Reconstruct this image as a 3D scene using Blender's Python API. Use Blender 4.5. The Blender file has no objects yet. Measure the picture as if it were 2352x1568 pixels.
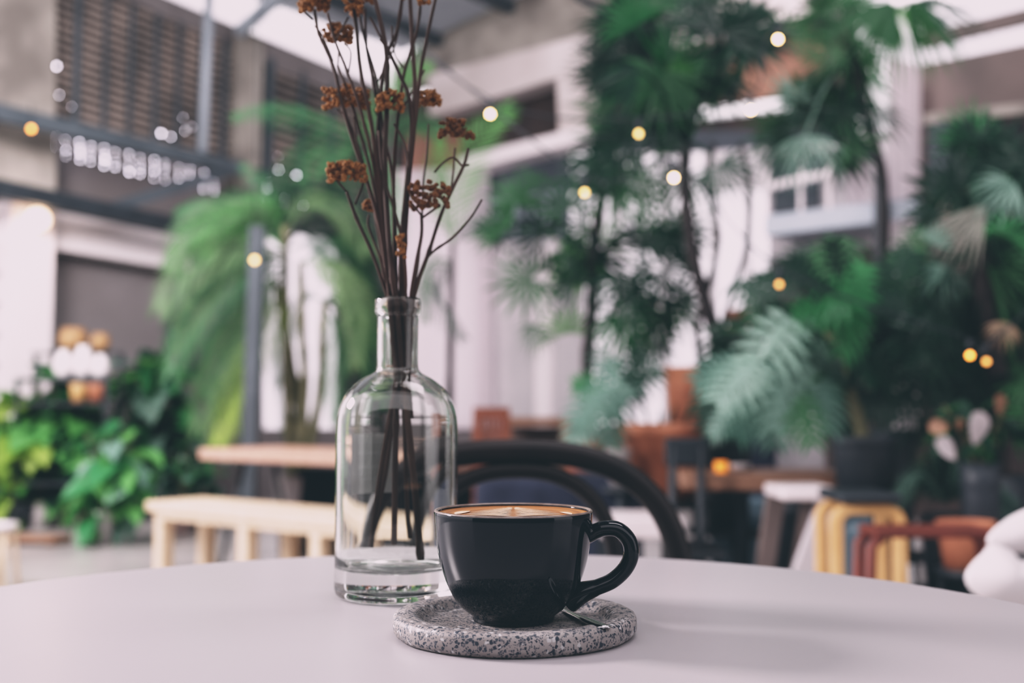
import bpy, math, random
from mathutils import Vector, Matrix, Euler
R = math.radians
random.seed(7)
scn = bpy.context.scene
COL = scn.collection

# ------------------------------------------------------------------ camera
F = 2600.0; CX, CY = 1176.0, 784.0; HOR = 935.0
CAM = Vector((0, 0, 0.884)); TZ = 0.75
PITCH = math.atan((HOR - CY) / F)
cam = bpy.data.cameras.new('camera'); camo = bpy.data.objects.new('camera', cam); COL.objects.link(camo)
camo.location = CAM; camo.rotation_euler = (math.pi / 2 + PITCH, 0, 0)
cam.sensor_width = 36; cam.lens = F / 2352 * 36; cam.clip_start = 0.01
cam.dof.use_dof = True; cam.dof.focus_distance = 0.648; cam.dof.aperture_fstop = 4.9
scn.camera = camo
ROT = Matrix.Rotation(math.pi / 2 + PITCH, 3, 'X')

def ray(px, py):
    return ROT @ Vector(((px - CX) / F, -(py - CY) / F, -1))
def at(px, py, Y):
    d = ray(px, py); return CAM + d * (Y / d.y)
def atz(px, py, z):
    d = ray(px, py); return CAM + d * ((z - CAM.z) / d.z)
def onp(px, py, p0, n):
    d = ray(px, py); return CAM + d * ((p0 - CAM).dot(n) / d.dot(n))
def S(Y, px=1.0):
    return Y / F * px

# ------------------------------------------------------------------ mesh builder
class MB:
    def __init__(self): self.v = []; self.f = []; self.m = []; self.sm = []
    def add(self, vs, fs, mi=0, smooth=False):
        o = len(self.v); self.v += [tuple(v) for v in vs]
        for f in fs: self.f.append([i + o for i in f]); self.m.append(mi); self.sm.append(smooth)
    def box(self, c, s, rz=0, mi=0, rot=None):
        M = rot if rot is not None else Matrix.Rotation(rz, 3, 'Z')
        c = Vector(c); vs = []
        for x in (-.5, .5):
            for y in (-.5, .5):
                for z in (-.5, .5): vs.append(c + M @ Vector((x * s[0], y * s[1], z * s[2])))
        self.add(vs, [(0, 1, 3, 2), (4, 6, 7, 5), (0, 4, 5, 1), (2, 3, 7, 6), (0, 2, 6, 4), (1, 5, 7, 3)], mi)
    def bar(self, a, b, w, h, mi=0):
        a = Vector(a); b = Vector(b); d = b - a
        q = d.to_track_quat('X', 'Z').to_matrix()
        self.box((a + b) / 2, (d.length, w, h), mi=mi, rot=q)
    def tube(self, pts, rad, n=8, mi=0, caps=True, squash=1.0, closed=False, ref=None):
        pts = [Vector(p) for p in pts]; N = len(pts)
        rr = rad if isinstance(rad, (list, tuple)) else [rad] * N
        ref = Vector(ref) if ref else None
        rings = []; up = None
        for i, p in enumerate(pts):
            t = (pts[(i + 1) % N] - pts[i - 1]) if closed else (pts[min(i + 1, N - 1)] - pts[max(i - 1, 0)])
            t = t.normalized() if t.length > 1e-9 else Vector((0, 0, 1))
            if ref: up = ref
            elif up is None: up = Vector((0, 1, 0)) if abs(t.y) < .9 else Vector((1, 0, 0))
            u = (up - t * up.dot(t)).normalized(); w = t.cross(u); up = u
            rings.append([p + u * (math.cos(2 * math.pi * k / n) * rr[i] * squash) + w * (math.sin(2 * math.pi * k / n) * rr[i]) for k in range(n)])
        vs = [v for r_ in rings for v in r_]; fs = []
        L = N if closed else N - 1
        for i in range(L):
            j = (i + 1) % N
            for k in range(n):
                fs.append((i * n + k, i * n + (k + 1) % n, j * n + (k + 1) % n, j * n + k))
        if caps and not closed:
            fs.append(tuple(range(n - 1, -1, -1))); fs.append(tuple((N - 1) * n + k for k in range(n)))
        self.add(vs, fs, mi, True)
    def lathe(self, prof, c=(0, 0, 0), n=48, mi=0, wob=None):
        c = Vector(c); vs = []; fs = []; idx = []
        for (r, z) in prof:
            if r < 1e-7: idx.append([len(vs)]); vs.append(c + Vector((0, 0, z)))
            else:
                row = []
                for k in range(n):
                    a = 2 * math.pi * k / n; q = r * (wob(a, z) if wob else 1)
                    row.append(len(vs)); vs.append(c + Vector((q * math.cos(a), q * math.sin(a), z)))
                idx.append(row)
        for A, B in zip(idx[:-1], idx[1:]):
            for k in range(n):
                k2 = (k + 1) % n
                if len(A) == 1 and len(B) == 1: continue
                if len(A) == 1: fs.append((A[0], B[k2], B[k]))
                elif len(B) == 1: fs.append((A[k], A[k2], B[0]))
                else: fs.append((A[k], A[k2], B[k2], B[k]))
        self.add(vs, fs, mi, True)
    def ball(self, c, r, n=10, m=6, mi=0, sq=(1, 1, 1)):
        prof = [(r * math.sin(math.pi * i / m), -r * math.cos(math.pi * i / m)) for i in range(m + 1)]
        prof[0] = (0, -r); prof[-1] = (0, r)
        o = len(self.v); self.lathe(prof, (0, 0, 0), n, mi)
        c = Vector(c)
        for i in range(o, len(self.v)):
            v = self.v[i]; self.v[i] = (c.x + v[0] * sq[0], c.y + v[1] * sq[1], c.z + v[2] * sq[2])
    def prism(self, poly, depth, mi=0):
        """poly: list of world points in a plane, depth: vector"""
        n = len(poly); a = [Vector(p) for p in poly]; d = Vector(depth); b = [p + d for p in a]
        fs = [tuple(range(n)), tuple(range(2 * n - 1, n - 1, -1))]
        for i in range(n): fs.append((i, i + n, (i + 1) % n + n, (i + 1) % n))
        self.add(a + b, fs, mi)
    def build(self, name, mats, parent=None, bevel=0, seg=2, recalc=True, origin=None):
        me = bpy.data.meshes.new(name)
        o3 = Vector(origin) if origin is not None else Vector((0, 0, 0))
        me.from_pydata([tuple(Vector(v) - o3) for v in self.v], [], self.f)
        if not isinstance(mats, (list, tuple)): mats = [mats]
        for m in mats: me.materials.append(m)
        me.polygons.foreach_set('material_index', self.m)
        me.polygons.foreach_set('use_smooth', self.sm)
        me.update()
        if recalc:
            import bmesh
            bm = bmesh.new(); bm.from_mesh(me); bmesh.ops.recalc_face_normals(bm, faces=bm.faces); bm.to_mesh(me); bm.free()
        o = bpy.data.objects.new(name, me); COL.objects.link(o); o.location = o3
        if parent is not None:
            o.parent = parent; o.location = o3 - parent.location
        if bevel:
            b = o.modifiers.new('bevel', 'BEVEL'); b.width = bevel; b.segments = seg; b.limit_method = 'ANGLE'; b.angle_limit = R(40)
        return o

def tag(o, label=None, cat=None, group=None, kind=None):
    if label: o['label'] = label
    if cat: o['category'] = cat
    if group: o['group'] = group
    if kind: o['kind'] = kind
    return o
def thing(name, loc, label, cat, group=None):
    o = bpy.data.objects.new(name, None); COL.objects.link(o); o.location = Vector(loc); o.empty_display_size = .05
    return tag(o, label, cat, group)

# ------------------------------------------------------------------ materials
def mat(name, c1, rough=.6, c2=None, scale=8, metal=0, spec=.5, bump=0, emit=None, estr=0, coat=0, stretch=None, detail=4):
    m = bpy.data.materials.new(name); m.use_nodes = True; nt = m.node_tree; b = nt.nodes['Principled BSDF']
    b.inputs['Roughness'].default_value = rough; b.inputs['Metallic'].default_value = metal
    b.inputs['Specular IOR Level'].default_value = spec; b.inputs['Coat Weight'].default_value = coat
    if c2 is None: c2 = tuple(x * .82 for x in c1)
    tc = nt.nodes.new('ShaderNodeTexCoord'); no = nt.nodes.new('ShaderNodeTexNoise'); no.inputs['Scale'].default_value = scale; no.inputs['Detail'].default_value = detail
    src = tc.outputs['Object']
    if stretch:
        mp = nt.nodes.new('ShaderNodeMapping'); mp.inputs['Scale'].default_value = stretch
        nt.links.new(src, mp.inputs['Vector']); src = mp.outputs['Vector']
    nt.links.new(src, no.inputs['Vector'])
    cr = nt.nodes.new('ShaderNodeValToRGB'); cr.color_ramp.elements[0].position = .35; cr.color_ramp.elements[1].position = .68
    cr.color_ramp.elements[0].color = (*c2, 1); cr.color_ramp.elements[1].color = (*c1, 1)
    nt.links.new(no.outputs['Fac'], cr.inputs['Fac']); nt.links.new(cr.outputs['Color'], b.inputs['Base Color'])
    if bump:
        bp = nt.nodes.new('ShaderNodeBump'); bp.inputs['Strength'].default_value = bump; bp.inputs['Distance'].default_value = .01
        nt.links.new(no.outputs['Fac'], bp.inputs['Height']); nt.links.new(bp.outputs['Normal'], b.inputs['Normal'])
    if emit:
        b.inputs['Emission Color'].default_value = (*emit, 1); b.inputs['Emission Strength'].default_value = estr
    return m
def leafmat(name, c1, c2, rough=.35, trans=.35, tcol=None):
    m = bpy.data.materials.new(name); m.use_nodes = True; nt = m.node_tree; b = nt.nodes['Principled BSDF']; out = nt.nodes['Material Output']
    b.inputs['Roughness'].default_value = rough; b.inputs['Specular IOR Level'].default_value = .28
    oi = nt.nodes.new('ShaderNodeObjectInfo'); tc = nt.nodes.new('ShaderNodeTexCoord')
    no = nt.nodes.new('ShaderNodeTexNoise'); no.inputs['Scale'].default_value = 6
    nt.links.new(tc.outputs['Object'], no.inputs['Vector'])
    ad = nt.nodes.new('ShaderNodeMath'); ad.operation = 'ADD'; nt.links.new(no.outputs['Fac'], ad.inputs[0]); nt.links.new(oi.outputs['Random'], ad.inputs[1])
    hf = nt.nodes.new('ShaderNodeMath'); hf.operation = 'MULTIPLY'; hf.inputs[1].default_value = .5; nt.links.new(ad.outputs[0], hf.inputs[0])
    cr = nt.nodes.new('ShaderNodeValToRGB'); cr.color_ramp.elements[0].position = .2; cr.color_ramp.elements[1].position = .75
    cr.color_ramp.elements[0].color = (*c1, 1); cr.color_ramp.elements[1].color = (*c2, 1)
    nt.links.new(hf.outputs[0], cr.inputs['Fac']); nt.links.new(cr.outputs['Color'], b.inputs['Base Color'])
    tr = nt.nodes.new('ShaderNodeBsdfTranslucent'); tr.inputs['Color'].default_value = (*(tcol or tuple(min(1, x * 1.6) for x in c2)), 1)
    mx = nt.nodes.new('ShaderNodeMixShader'); mx.inputs['Fac'].default_value = trans
    nt.links.new(b.outputs[0], mx.inputs[1]); nt.links.new(tr.outputs[0], mx.inputs[2]); nt.links.new(mx.outputs[0], out.inputs['Surface'])
    return m
M = {}
M['table'] = mat('white_laminate', (.445, .422, .438), .32, (.42, .398, .416), 3, spec=.3)
M['table_edge'] = mat('laminate_edge', (.55, .50, .52), .5)
M['steel_black'] = mat('black_steel', (.025, .032, .04), .5, (.015, .02, .026))
M['matte_black'] = mat('matte_black', (.010, .013, .018), .85, (.006, .008, .012), 5, spec=.12)
M['steel_grey'] = mat('blue_grey_steel', (.075, .09, .105), .6, (.05, .062, .074), 4)
M['steel_light'] = mat('pale_grey_steel', (.32, .36, .40), .5, (.26, .29, .33), 4)
M['concrete'] = mat('concrete', (.36, .335, .305), .9, (.17, .153, .14), 2.2, bump=.2)
M['concrete_light'] = mat('pale_concrete', (.66, .61, .61), .9, (.48, .43, .42), 1.4)
M['concrete_dark'] = mat('dark_render', (.19, .175, .18), .9, (.14, .125, .125), 1.0)
M['screen'] = mat('brick_screen', (.30, .25, .225), .9, (.13, .115, .11), 2.2)
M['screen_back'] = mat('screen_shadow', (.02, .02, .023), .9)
M['white_wall'] = mat('white_paint', (.88, .83, .85), .7, (.80, .75, .77), 1.2)
M['grey_white'] = mat('grey_white_sheet', (.56, .53, .55), .6, (.46, .44, .46), 1.2)
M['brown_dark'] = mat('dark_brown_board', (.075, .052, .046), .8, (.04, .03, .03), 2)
M['brown_red'] = mat('red_brown_board', (.26, .14, .10), .7, (.16, .085, .065), 2)
M['taupe'] = mat('taupe_soffit', (.20, .155, .145), .8, (.11, .09, .085), 1.5)
M['blue_slab'] = mat('pale_blue_slab', (.47, .52, .58), .7, (.38, .43, .49), 2)
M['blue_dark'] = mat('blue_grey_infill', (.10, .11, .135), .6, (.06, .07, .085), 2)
M['floor'] = mat('polished_concrete', (.50, .47, .46), .25, (.33, .31, .31), 1.3, spec=.5)
M['roof'] = mat('corrugated_zinc', (.50, .53, .57), .45, (.42, .45, .49), 3)
M['bentwood'] = mat('dark_bentwood', (.020, .013, .013), .42, (.010, .007, .008), 12, spec=.35)
M['pale_wood'] = mat('pale_pine', (.80, .66, .50), .5, (.70, .54, .38), 6, stretch=(1, 8, 8))
M['pink_wood'] = mat('pinkish_pine', (.55, .36, .28), .5, (.40, .25, .19), 6, stretch=(1, 8, 8))
M['mid_wood'] = mat('oiled_oak', (.34, .20, .14), .5, (.22, .125, .085), 6, stretch=(1, 8, 8))
M['red_wood'] = mat('red_brown_slats', (.27, .10, .06), .5, (.17, .06, .04), 6)
M['ply'] = mat('golden_plywood', (.72, .47, .24), .45, (.58, .34, .15), 6)
M['rust'] = mat('rust_red_paint', (.20, .05, .035), .5, (.13, .035, .025), 6)
M['white_plastic'] = mat('white_plastic', (.82, .79, .80), .35, (.78, .75, .76), 2)
M['terracotta'] = mat('terracotta', (.50, .22, .13), .7, (.33, .13, .08), 7, bump=.1)
M['terracotta_dark'] = mat('dark_terracotta', (.28, .10, .06), .75, (.17, .06, .04), 7)
M['charcoal'] = mat('charcoal_pot', (.04, .048, .06), .5, (.028, .034, .042), 5)
M['blue_pot'] = mat('slate_blue_glaze', (.17, .25, .30), .45, (.11, .17, .21), 5)
M['white_pot'] = mat('white_glaze', (.75, .70, .71), .35, (.66, .61, .62), 4)
M['pink_pot'] = mat('pinkish_clay', (.55, .40, .38), .7)
M['grey_pot'] = mat('grey_cement_pot', (.40, .37, .37), .85, (.30, .28, .28), 6)
M['soil'] = mat('potting_soil', (.03, .02, .015), 1, (.015, .01, .008), 40, bump=.4)
M['trunk'] = mat('fibrous_palm_trunk', (.055, .044, .044), .9, (.02, .017, .018), 25, bump=.5, stretch=(3, 3, 1))
M['trunk_green'] = mat('greenish_trunk', (.16, .15, .09), .8, (.08, .08, .045), 14)
M['basket'] = mat('woven_straw', (.45, .28, .15), .8, (.28, .16, .08), 30, bump=.4)
M['navy'] = mat('navy_fabric', (.030, .036, .062), .9, (.018, .022, .04), 12)
M['dried_stem'] = mat('dried_stem', (.095, .054, .040), .8, (.045, .026, .02), 60, stretch=(1, 1, .2))
M['dried_head'] = mat('dried_flower_head', (.38, .185, .065), .85, (.16, .075, .028), 300, bump=.3)
M['dried_head_dark'] = mat('dried_flower_head_dark', (.24, .11, .04), .85, (.11, .05, .025), 300, bump=.3)
M['chrome'] = mat('stainless_steel', (.62, .63, .63), .16, (.55, .56, .56), 40, metal=1)
M['orange_glow'] = mat('amber_candle', (.8, .3, .05), .4, emit=(1, .38, .06), estr=1.2)
M['bulb'] = mat('warm_bulb', (1, .8, .5), .3, emit=(1, .66, .26), estr=42)
M['bulb_dim'] = mat('dim_warm_bulb', (1, .7, .3), .3, emit=(1, .66, .20), estr=10)
M['bulb_amber'] = mat('amber_bulb', (1, .6, .2), .3, emit=(1, .40, .07), estr=13)
M['bulb_faint'] = mat('faint_amber_bulb', (1, .6, .2), .3, emit=(1, .45, .12), estr=5)
M['bulb_white'] = mat('cool_bulb', (1, 1, 1), .3, emit=(.95, .92, 1), estr=26)
M['globe'] = mat('warm_globe', (1, .9, .8), .3, emit=(1, .72, .45), estr=5)
M['gap'] = mat('glow_disc', (1, 1, 1), .5, emit=(.90, .90, 1), estr=24)  # emissive colour imitating daylight points, no real opening behind
M['tube_light'] = mat('cool_tube', (1, 1, 1), .5, emit=(.9, .97, 1), estr=.75)
M['cup_rim'] = mat('lip_with_highlight', (.26, .22, .20), .25, (.16, .12, .10), 120)  # pale lip colour also holds the sky highlight along the front
LF = {
 'deep': leafmat('leaf_deep', (.005, .018, .013), (.022, .062, .040), .3, .2, (.04, .12, .06)),
 'mid': leafmat('leaf_mid', (.022, .075, .036), (.075, .19, .09), .4, .32, (.12, .30, .13)),
 'pale': leafmat('leaf_pale', (.22, .22, .19), (.40, .39, .35), .35, .2, (.3, .3, .25)),
 'straw': leafmat('leaf_straw', (.34, .24, .16), (.48, .36, .26), .5, .3, (.4, .3, .2)),
 'bright': leafmat('leaf_bright', (.06, .21, .06), (.17, .40, .15), .4, .45, (.26, .58, .20)),
 'lime': leafmat('leaf_lime', (.14, .28, .05), (.38, .52, .14), .4, .45, (.48, .65, .2)),
 'blue': leafmat('leaf_blue', (.075, .155, .125), (.24, .36, .30), .3, .25, (.16, .32, .24)),
 'areca': leafmat('leaf_areca', (.05, .11, .052), (.19, .29, .15), .4, .33, (.24, .40, .19)),
 'emerald': leafmat('leaf_emerald', (.025, .12, .05), (.09, .30, .13), .35, .35, (.12, .40, .16)),
}
def pane_mat():
    m = bpy.data.materials.new('window_glass'); m.use_nodes = True; nt = m.node_tree; nt.nodes.remove(nt.nodes['Principled BSDF']); out = nt.nodes['Material Output']
    t = nt.nodes.new('ShaderNodeBsdfTransparent'); t.inputs['Color'].default_value = (.97, .96, .97, 1)
    g = nt.nodes.new('ShaderNodeBsdfGlossy'); g.inputs['Roughness'].default_value = .05
    mx = nt.nodes.new('ShaderNodeMixShader'); mx.inputs['Fac'].default_value = .06
    nt.links.new(t.outputs[0], mx.inputs[1]); nt.links.new(g.outputs[0], mx.inputs[2]); nt.links.new(mx.outputs[0], out.inputs['Surface'])
    return m
M['pane'] = pane_mat()
def curtain_mat():
    m = bpy.data.materials.new('white_curtain'); m.use_nodes = True; nt = m.node_tree; b = nt.nodes['Principled BSDF']; out = nt.nodes['Material Output']
    b.inputs['Base Color'].default_value = (.82, .77, .79, 1); b.inputs['Roughness'].default_value = .9
    w_ = nt.nodes.new('ShaderNodeTexWave'); w_.inputs['Scale'].default_value = 3; w_.inputs['Distortion'].default_value = 1
    cr = nt.nodes.new('ShaderNodeValToRGB'); cr.color_ramp.elements[0].color = (.80, .76, .78, 1); cr.color_ramp.elements[1].color = (.97, .93, .95, 1); nt.links.new(w_.outputs['Fac'], cr.inputs['Fac'])
    t = nt.nodes.new('ShaderNodeBsdfTranslucent'); nt.links.new(cr.outputs['Color'], t.inputs['Color'])
    mx = nt.nodes.new('ShaderNodeMixShader'); mx.inputs['Fac'].default_value = .85
    nt.links.new(b.outputs[0], mx.inputs[1]); nt.links.new(t.outputs[0], mx.inputs[2]); nt.links.new(mx.outputs[0], out.inputs['Surface']); return m
M['curtain'] = curtain_mat()
def glass_mat():
    m = bpy.data.materials.new('clear_bottle_glass'); m.use_nodes = True; nt = m.node_tree; nt.nodes.remove(nt.nodes['Principled BSDF']); out = nt.nodes['Material Output']
    g = nt.nodes.new('ShaderNodeBsdfGlass'); g.inputs['IOR'].default_value = 1.48; g.inputs['Roughness'].default_value = 0; g.inputs['Color'].default_value = (.975, .985, .975, 1)
    nt.links.new(g.outputs[0], out.inputs['Surface']); return m
M['glass'] = glass_mat()
def terrazzo():
    m = bpy.data.materials.new('terrazzo'); m.use_nodes = True; nt = m.node_tree; b = nt.nodes['Principled BSDF']; b.inputs['Roughness'].default_value = .55
    tc = nt.nodes.new('ShaderNodeTexCoord')
    nz = nt.nodes.new('ShaderNodeTexNoise'); nz.inputs['Scale'].default_value = 260; nt.links.new(tc.outputs['Object'], nz.inputs['Vector'])
    vm = nt.nodes.new('ShaderNodeVectorMath'); vm.operation = 'MULTIPLY_ADD'; vm.inputs[1].default_value = (.0016,) * 3
    nt.links.new(nz.outputs['Color'], vm.inputs[0]); nt.links.new(tc.outputs['Object'], vm.inputs[2])
    base = nt.nodes.new('ShaderNodeTexNoise'); base.inputs['Scale'].default_value = 40; nt.links.new(tc.outputs['Object'], base.inputs['Vector'])
    cr = nt.nodes.new('ShaderNodeValToRGB'); cr.color_ramp.elements[0].color = (.23, .207, .197, 1); cr.color_ramp.elements[1].color = (.35, .325, .315, 1)
    cr.color_ramp.elements[0].position = .3; cr.color_ramp.elements[1].position = .7
    nt.links.new(base.outputs['Fac'], cr.inputs['Fac']); last = cr.outputs['Color']
    for sc, th, ed, c in ((520, .27, .09, (.035, .045, .062)), (950, .34, .10, (.06, .07, .09)), (420, .07, .10, (.5, .5, .5)), (300, .09, .14, (.03, .04, .058))):
        outs = []
        for feat in ('F1', 'DISTANCE_TO_EDGE'):
            v = nt.nodes.new('ShaderNodeTexVoronoi'); v.feature = feat; v.inputs['Scale'].default_value = sc; nt.links.new(vm.outputs[0], v.inputs['Vector']); outs.append(v)
        sx = nt.nodes.new('ShaderNodeSeparateColor'); nt.links.new(outs[0].outputs['Color'], sx.inputs[0])
        lt = nt.nodes.new('ShaderNodeMath'); lt.operation = 'LESS_THAN'; lt.inputs[1].default_value = th; nt.links.new(sx.outputs[0], lt.inputs[0])
        gt = nt.nodes.new('ShaderNodeMath'); gt.operation = 'GREATER_THAN'; gt.inputs[1].default_value = ed; nt.links.new(outs[1].outputs['Distance'], gt.inputs[0])
        mu = nt.nodes.new('ShaderNodeMath'); mu.operation = 'MULTIPLY'; nt.links.new(lt.outputs[0], mu.inputs[0]); nt.links.new(gt.outputs[0], mu.inputs[1])
        mx = nt.nodes.new('ShaderNodeMix'); mx.data_type = 'RGBA'; nt.links.new(mu.outputs[0], mx.inputs[0]); nt.links.new(last, mx.inputs[6]); mx.inputs[7].default_value = (*c, 1); last = mx.outputs[2]
    nt.links.new(last, b.inputs['Base Color'])
    bp = nt.nodes.new('ShaderNodeBump'); bp.inputs['Strength'].default_value = .25; bp.inputs['Distance'].default_value = .0006
    nt.links.new(base.outputs['Fac'], bp.inputs['Height']); nt.links.new(bp.outputs['Normal'], b.inputs['Normal'])
    return m
M['terrazzo'] = terrazzo()
M['cup'] = mat('black_glaze', (.004, .0075, .013), .05, (.003, .0055, .010), 30, spec=.42)
def crema():
    m = bpy.data.materials.new('crema'); m.use_nodes = True; nt = m.node_tree; b = nt.nodes['Principled BSDF']; b.inputs['Roughness'].default_value = .35
    tc = nt.nodes.new('ShaderNodeTexCoord'); ln = nt.nodes.new('ShaderNodeVectorMath'); ln.operation = 'LENGTH'; nt.links.new(tc.outputs['Object'], ln.inputs[0])
    nz = nt.nodes.new('ShaderNodeTexNoise'); nz.inputs['Scale'].default_value = 90; nt.links.new(tc.outputs['Object'], nz.inputs['Vector'])
    ma = nt.nodes.new('ShaderNodeMath'); ma.operation = 'MULTIPLY_ADD'; ma.inputs[1].default_value = .004; nt.links.new(nz.outputs['Fac'], ma.inputs[0]); nt.links.new(ln.outputs['Value'], ma.inputs[2])
    mr = nt.nodes.new('ShaderNodeMapRange'); mr.inputs['From Min'].default_value = 0; mr.inputs['From Max'].default_value = .048; nt.links.new(ma.outputs[0], mr.inputs['Value'])
    cr = nt.nodes.new('ShaderNodeValToRGB'); e = cr.color_ramp.elements; e[0].position = 0; e[0].color = (.33, .15, .06, 1); e[1].position = 1; e[1].color = (.16, .06, .022, 1)
    for p, c in ((.6, (.30, .12, .042, 1)), (.78, (.42, .19, .07, 1)), (.86, (.24, .09, .03, 1)), (.93, (.46, .22, .08, 1))):
        x = e.new(p); x.color = c
    nt.links.new(mr.outputs[0], cr.inputs['Fac']); nt.links.new(cr.outputs['Color'], b.inputs['Base Color']); return m
M['crema'] = crema()
M['foam'] = mat('milk_foam', (.82, .63, .47), .5, (.70, .50, .34), 160)
M['label'] = mat('grey_label', (.66, .64, .645), .8, (.56, .545, .55), 40)
M['label_line'] = mat('grey_label_print', (.8, .78, .79), .8)

# ------------------------------------------------------------------ the setting
u = Vector((.6225, .7826, 0)); w = Vector((.7826, -.6225, 0)); UP = Vector((0, 0, 1))
C0 = Vector((-1.18, 12.5, 0)); NL = w.copy(); NE = -u
def LP(px, py, off=0): return onp(px, py, C0 + NL * off, NL)
def EP(px, py, off=0): return onp(px, py, C0 + NE * off, NE)
def wall_piece(name, polys, m, wall='L', off=0, th=.12, label=None, cat='wall', parent=None, kind='structure', bevel=0):
    mb = MB(); fn = LP if wall == 'L' else EP; n = NL if wall == 'L' else NE
    for p in polys: mb.prism([fn(x, y, off) for x, y in p], -n * th)
    o = mb.build(name, m, parent, bevel)
    if parent is None: tag(o, label, cat, kind=kind)
    return o
def quad(x0, y0a, x1, y0b, ya, yb):
    """(x0: top y0a .. bottom ya), (x1: top y0b .. bottom yb)"""
    return [(x0, y0a), (x1, y0b), (x1, yb), (x0, ya)]

fl = MB(); fl.box((0, 5, -.05), (26, 24, .1)); tag(fl.build('floor', M['floor']), 'polished grey concrete floor', 'floor', kind='structure')
# left wall: rendered wall in three zones, steel, brick screens, clerestory
def floory(px, fn):   # y where the wall meets the floor
    lo, hi = 940, 1500
    for _ in range(40):
        md = (lo + hi) / 2
        if fn(px, md).z > 0: lo = md
        else: hi = md
    return lo
wall_piece('wall_left', [[(-500, -380), (606, 86), (606, floory(606, LP)), (-500, floory(-500, LP))], [(606, 86), (905, 212), (905, 560), (606, 520)], [(800, 545), (905, 560), (905, 985), (800, 985)], [(606, 985), (905, 985), (905, floory(905, LP)), (606, floory(606, LP))]], M['concrete_dark'], 'L', 0, .2, 'dark grey rendered side wall with brick screens', 'wall')
wall_piece('trim_1', [quad(-10, -180, 128, -180, 452, 470)], M['concrete'], 'L', .22, .2, 'mottled concrete column at the far left edge', 'column')
wall_piece('trim_2', [[(545, 70), (606, 92), (596, 500), (540, 480)]], M['concrete'], 'L', .16, .15, 'concrete column between the two brick screens', 'column')
wall_piece('trim_3', [[(128, -130), (380, -2), (560, 76), (560, 112), (380, 40), (128, -90)], [(606, 95), (850, 195), (850, 240), (606, 150)]], M['concrete_dark'], 'L', .12, .1, 'dark concrete lintel under the clerestory window', 'beam')
def screen(name, x0, x1, yt0, yt1, yb0, yb1, nrow, bars, label):
    sc = thing(name, LP((x0 + x1) / 2, (yb0 + yb1) / 2, .1), label, 'brick screen'); sc['kind'] = 'structure'
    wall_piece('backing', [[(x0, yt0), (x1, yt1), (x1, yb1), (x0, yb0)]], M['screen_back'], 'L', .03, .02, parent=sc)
    mb = MB()
    for i in range(nrow):
        a0 = yt0 + (yb0 - yt0) * (i + .2) / nrow; a1 = yt0 + (yb0 - yt0) * (i + .74) / nrow
        b0 = yt1 + (yb1 - yt1) * (i + .2) / nrow; b1 = yt1 + (yb1 - yt1) * (i + .74) / nrow
        nb = 14
        for k in range(nb):
            f0 = (k + (.05 if i % 2 else .0)) / nb; f1 = f0 + .98 / nb
            g = lambda f, p, q: p + (q - p) * f
            X0, X1 = g(f0, x0, x1), min(x1, g(f1, x0, x1))
            mb.prism([LP(X0, g(f0, a0, b0), .09), LP(X1, g(f1, a0, b0), .09), LP(X1, g(f1, a1, b1), .09), LP(X0, g(f0, a1, b1), .09)], -NL * .055)
    mb.build('brick_rows', M['screen'], sc)
    mb = MB()
    for (bx, bw) in bars:
        f = (bx - x0) / (x1 - x0); f2 = (bx + bw - x0) / (x1 - x0)
        g = lambda f, p, q: p + (q - p) * f
        mb.prism([LP(bx + 4, g(f, yt0, yt1), .13), LP(bx + bw + 4, g(f2, yt0, yt1), .13), LP(bx + bw - 6, g(f2, yb0, yb1), .13), LP(bx - 6, g(f, yb0, yb1), .13)], -NL * .03)
    mb.build('mullion', M['steel_grey'], sc)
    return sc
screen('brick_screen', 128, 542, -60, 100, 285, 400, 17, [(174, 12), (242, 7), (300, 7), (357, 7), (409, 7), (461, 7), (512, 9)], 'wide brick ventilation screen with steel mullions between concrete columns')
screen('brick_screen', 612, 850, 130, 226, 470, 520, 16, [(612, 16), (690, 8), (760, 8)], 'narrow brick ventilation screen behind the palm right of the column')
# glowing discs set before the screens, standing for daylight through joints
def discs(name, cells, label):
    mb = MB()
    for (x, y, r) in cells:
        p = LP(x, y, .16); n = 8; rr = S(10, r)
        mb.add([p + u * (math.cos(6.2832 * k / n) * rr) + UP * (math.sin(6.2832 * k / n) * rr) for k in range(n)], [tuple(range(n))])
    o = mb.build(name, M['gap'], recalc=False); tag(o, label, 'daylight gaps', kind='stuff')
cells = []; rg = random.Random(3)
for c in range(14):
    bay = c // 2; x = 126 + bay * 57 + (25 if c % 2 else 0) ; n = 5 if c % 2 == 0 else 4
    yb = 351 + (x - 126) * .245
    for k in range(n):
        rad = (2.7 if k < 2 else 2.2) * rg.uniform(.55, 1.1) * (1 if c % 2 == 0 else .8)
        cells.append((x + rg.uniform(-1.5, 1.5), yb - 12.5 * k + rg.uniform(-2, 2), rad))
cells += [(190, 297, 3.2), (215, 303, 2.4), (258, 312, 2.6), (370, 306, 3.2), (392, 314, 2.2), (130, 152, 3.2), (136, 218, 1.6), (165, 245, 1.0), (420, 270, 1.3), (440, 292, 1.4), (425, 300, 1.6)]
discs('glow_disc', cells, 'glowing discs standing for daylight between bricks along the steel beam')
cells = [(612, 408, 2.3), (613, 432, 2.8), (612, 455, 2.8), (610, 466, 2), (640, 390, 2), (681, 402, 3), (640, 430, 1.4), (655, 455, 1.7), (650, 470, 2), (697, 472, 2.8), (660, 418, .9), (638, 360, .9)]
discs('glow_disc', cells, 'glowing discs standing for daylight beside the tall pinnate palm')
# clerestory panes
wn = wall_piece('window_1', [[(375, -82), (566, 14), (558, 72), (375, 0)], [(598, 34), (884, 158), (872, 205), (604, 92)]], M['pane'], 'L', -.05, .01, 'narrow bright clerestory window under the corrugated roof', 'window')
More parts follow.
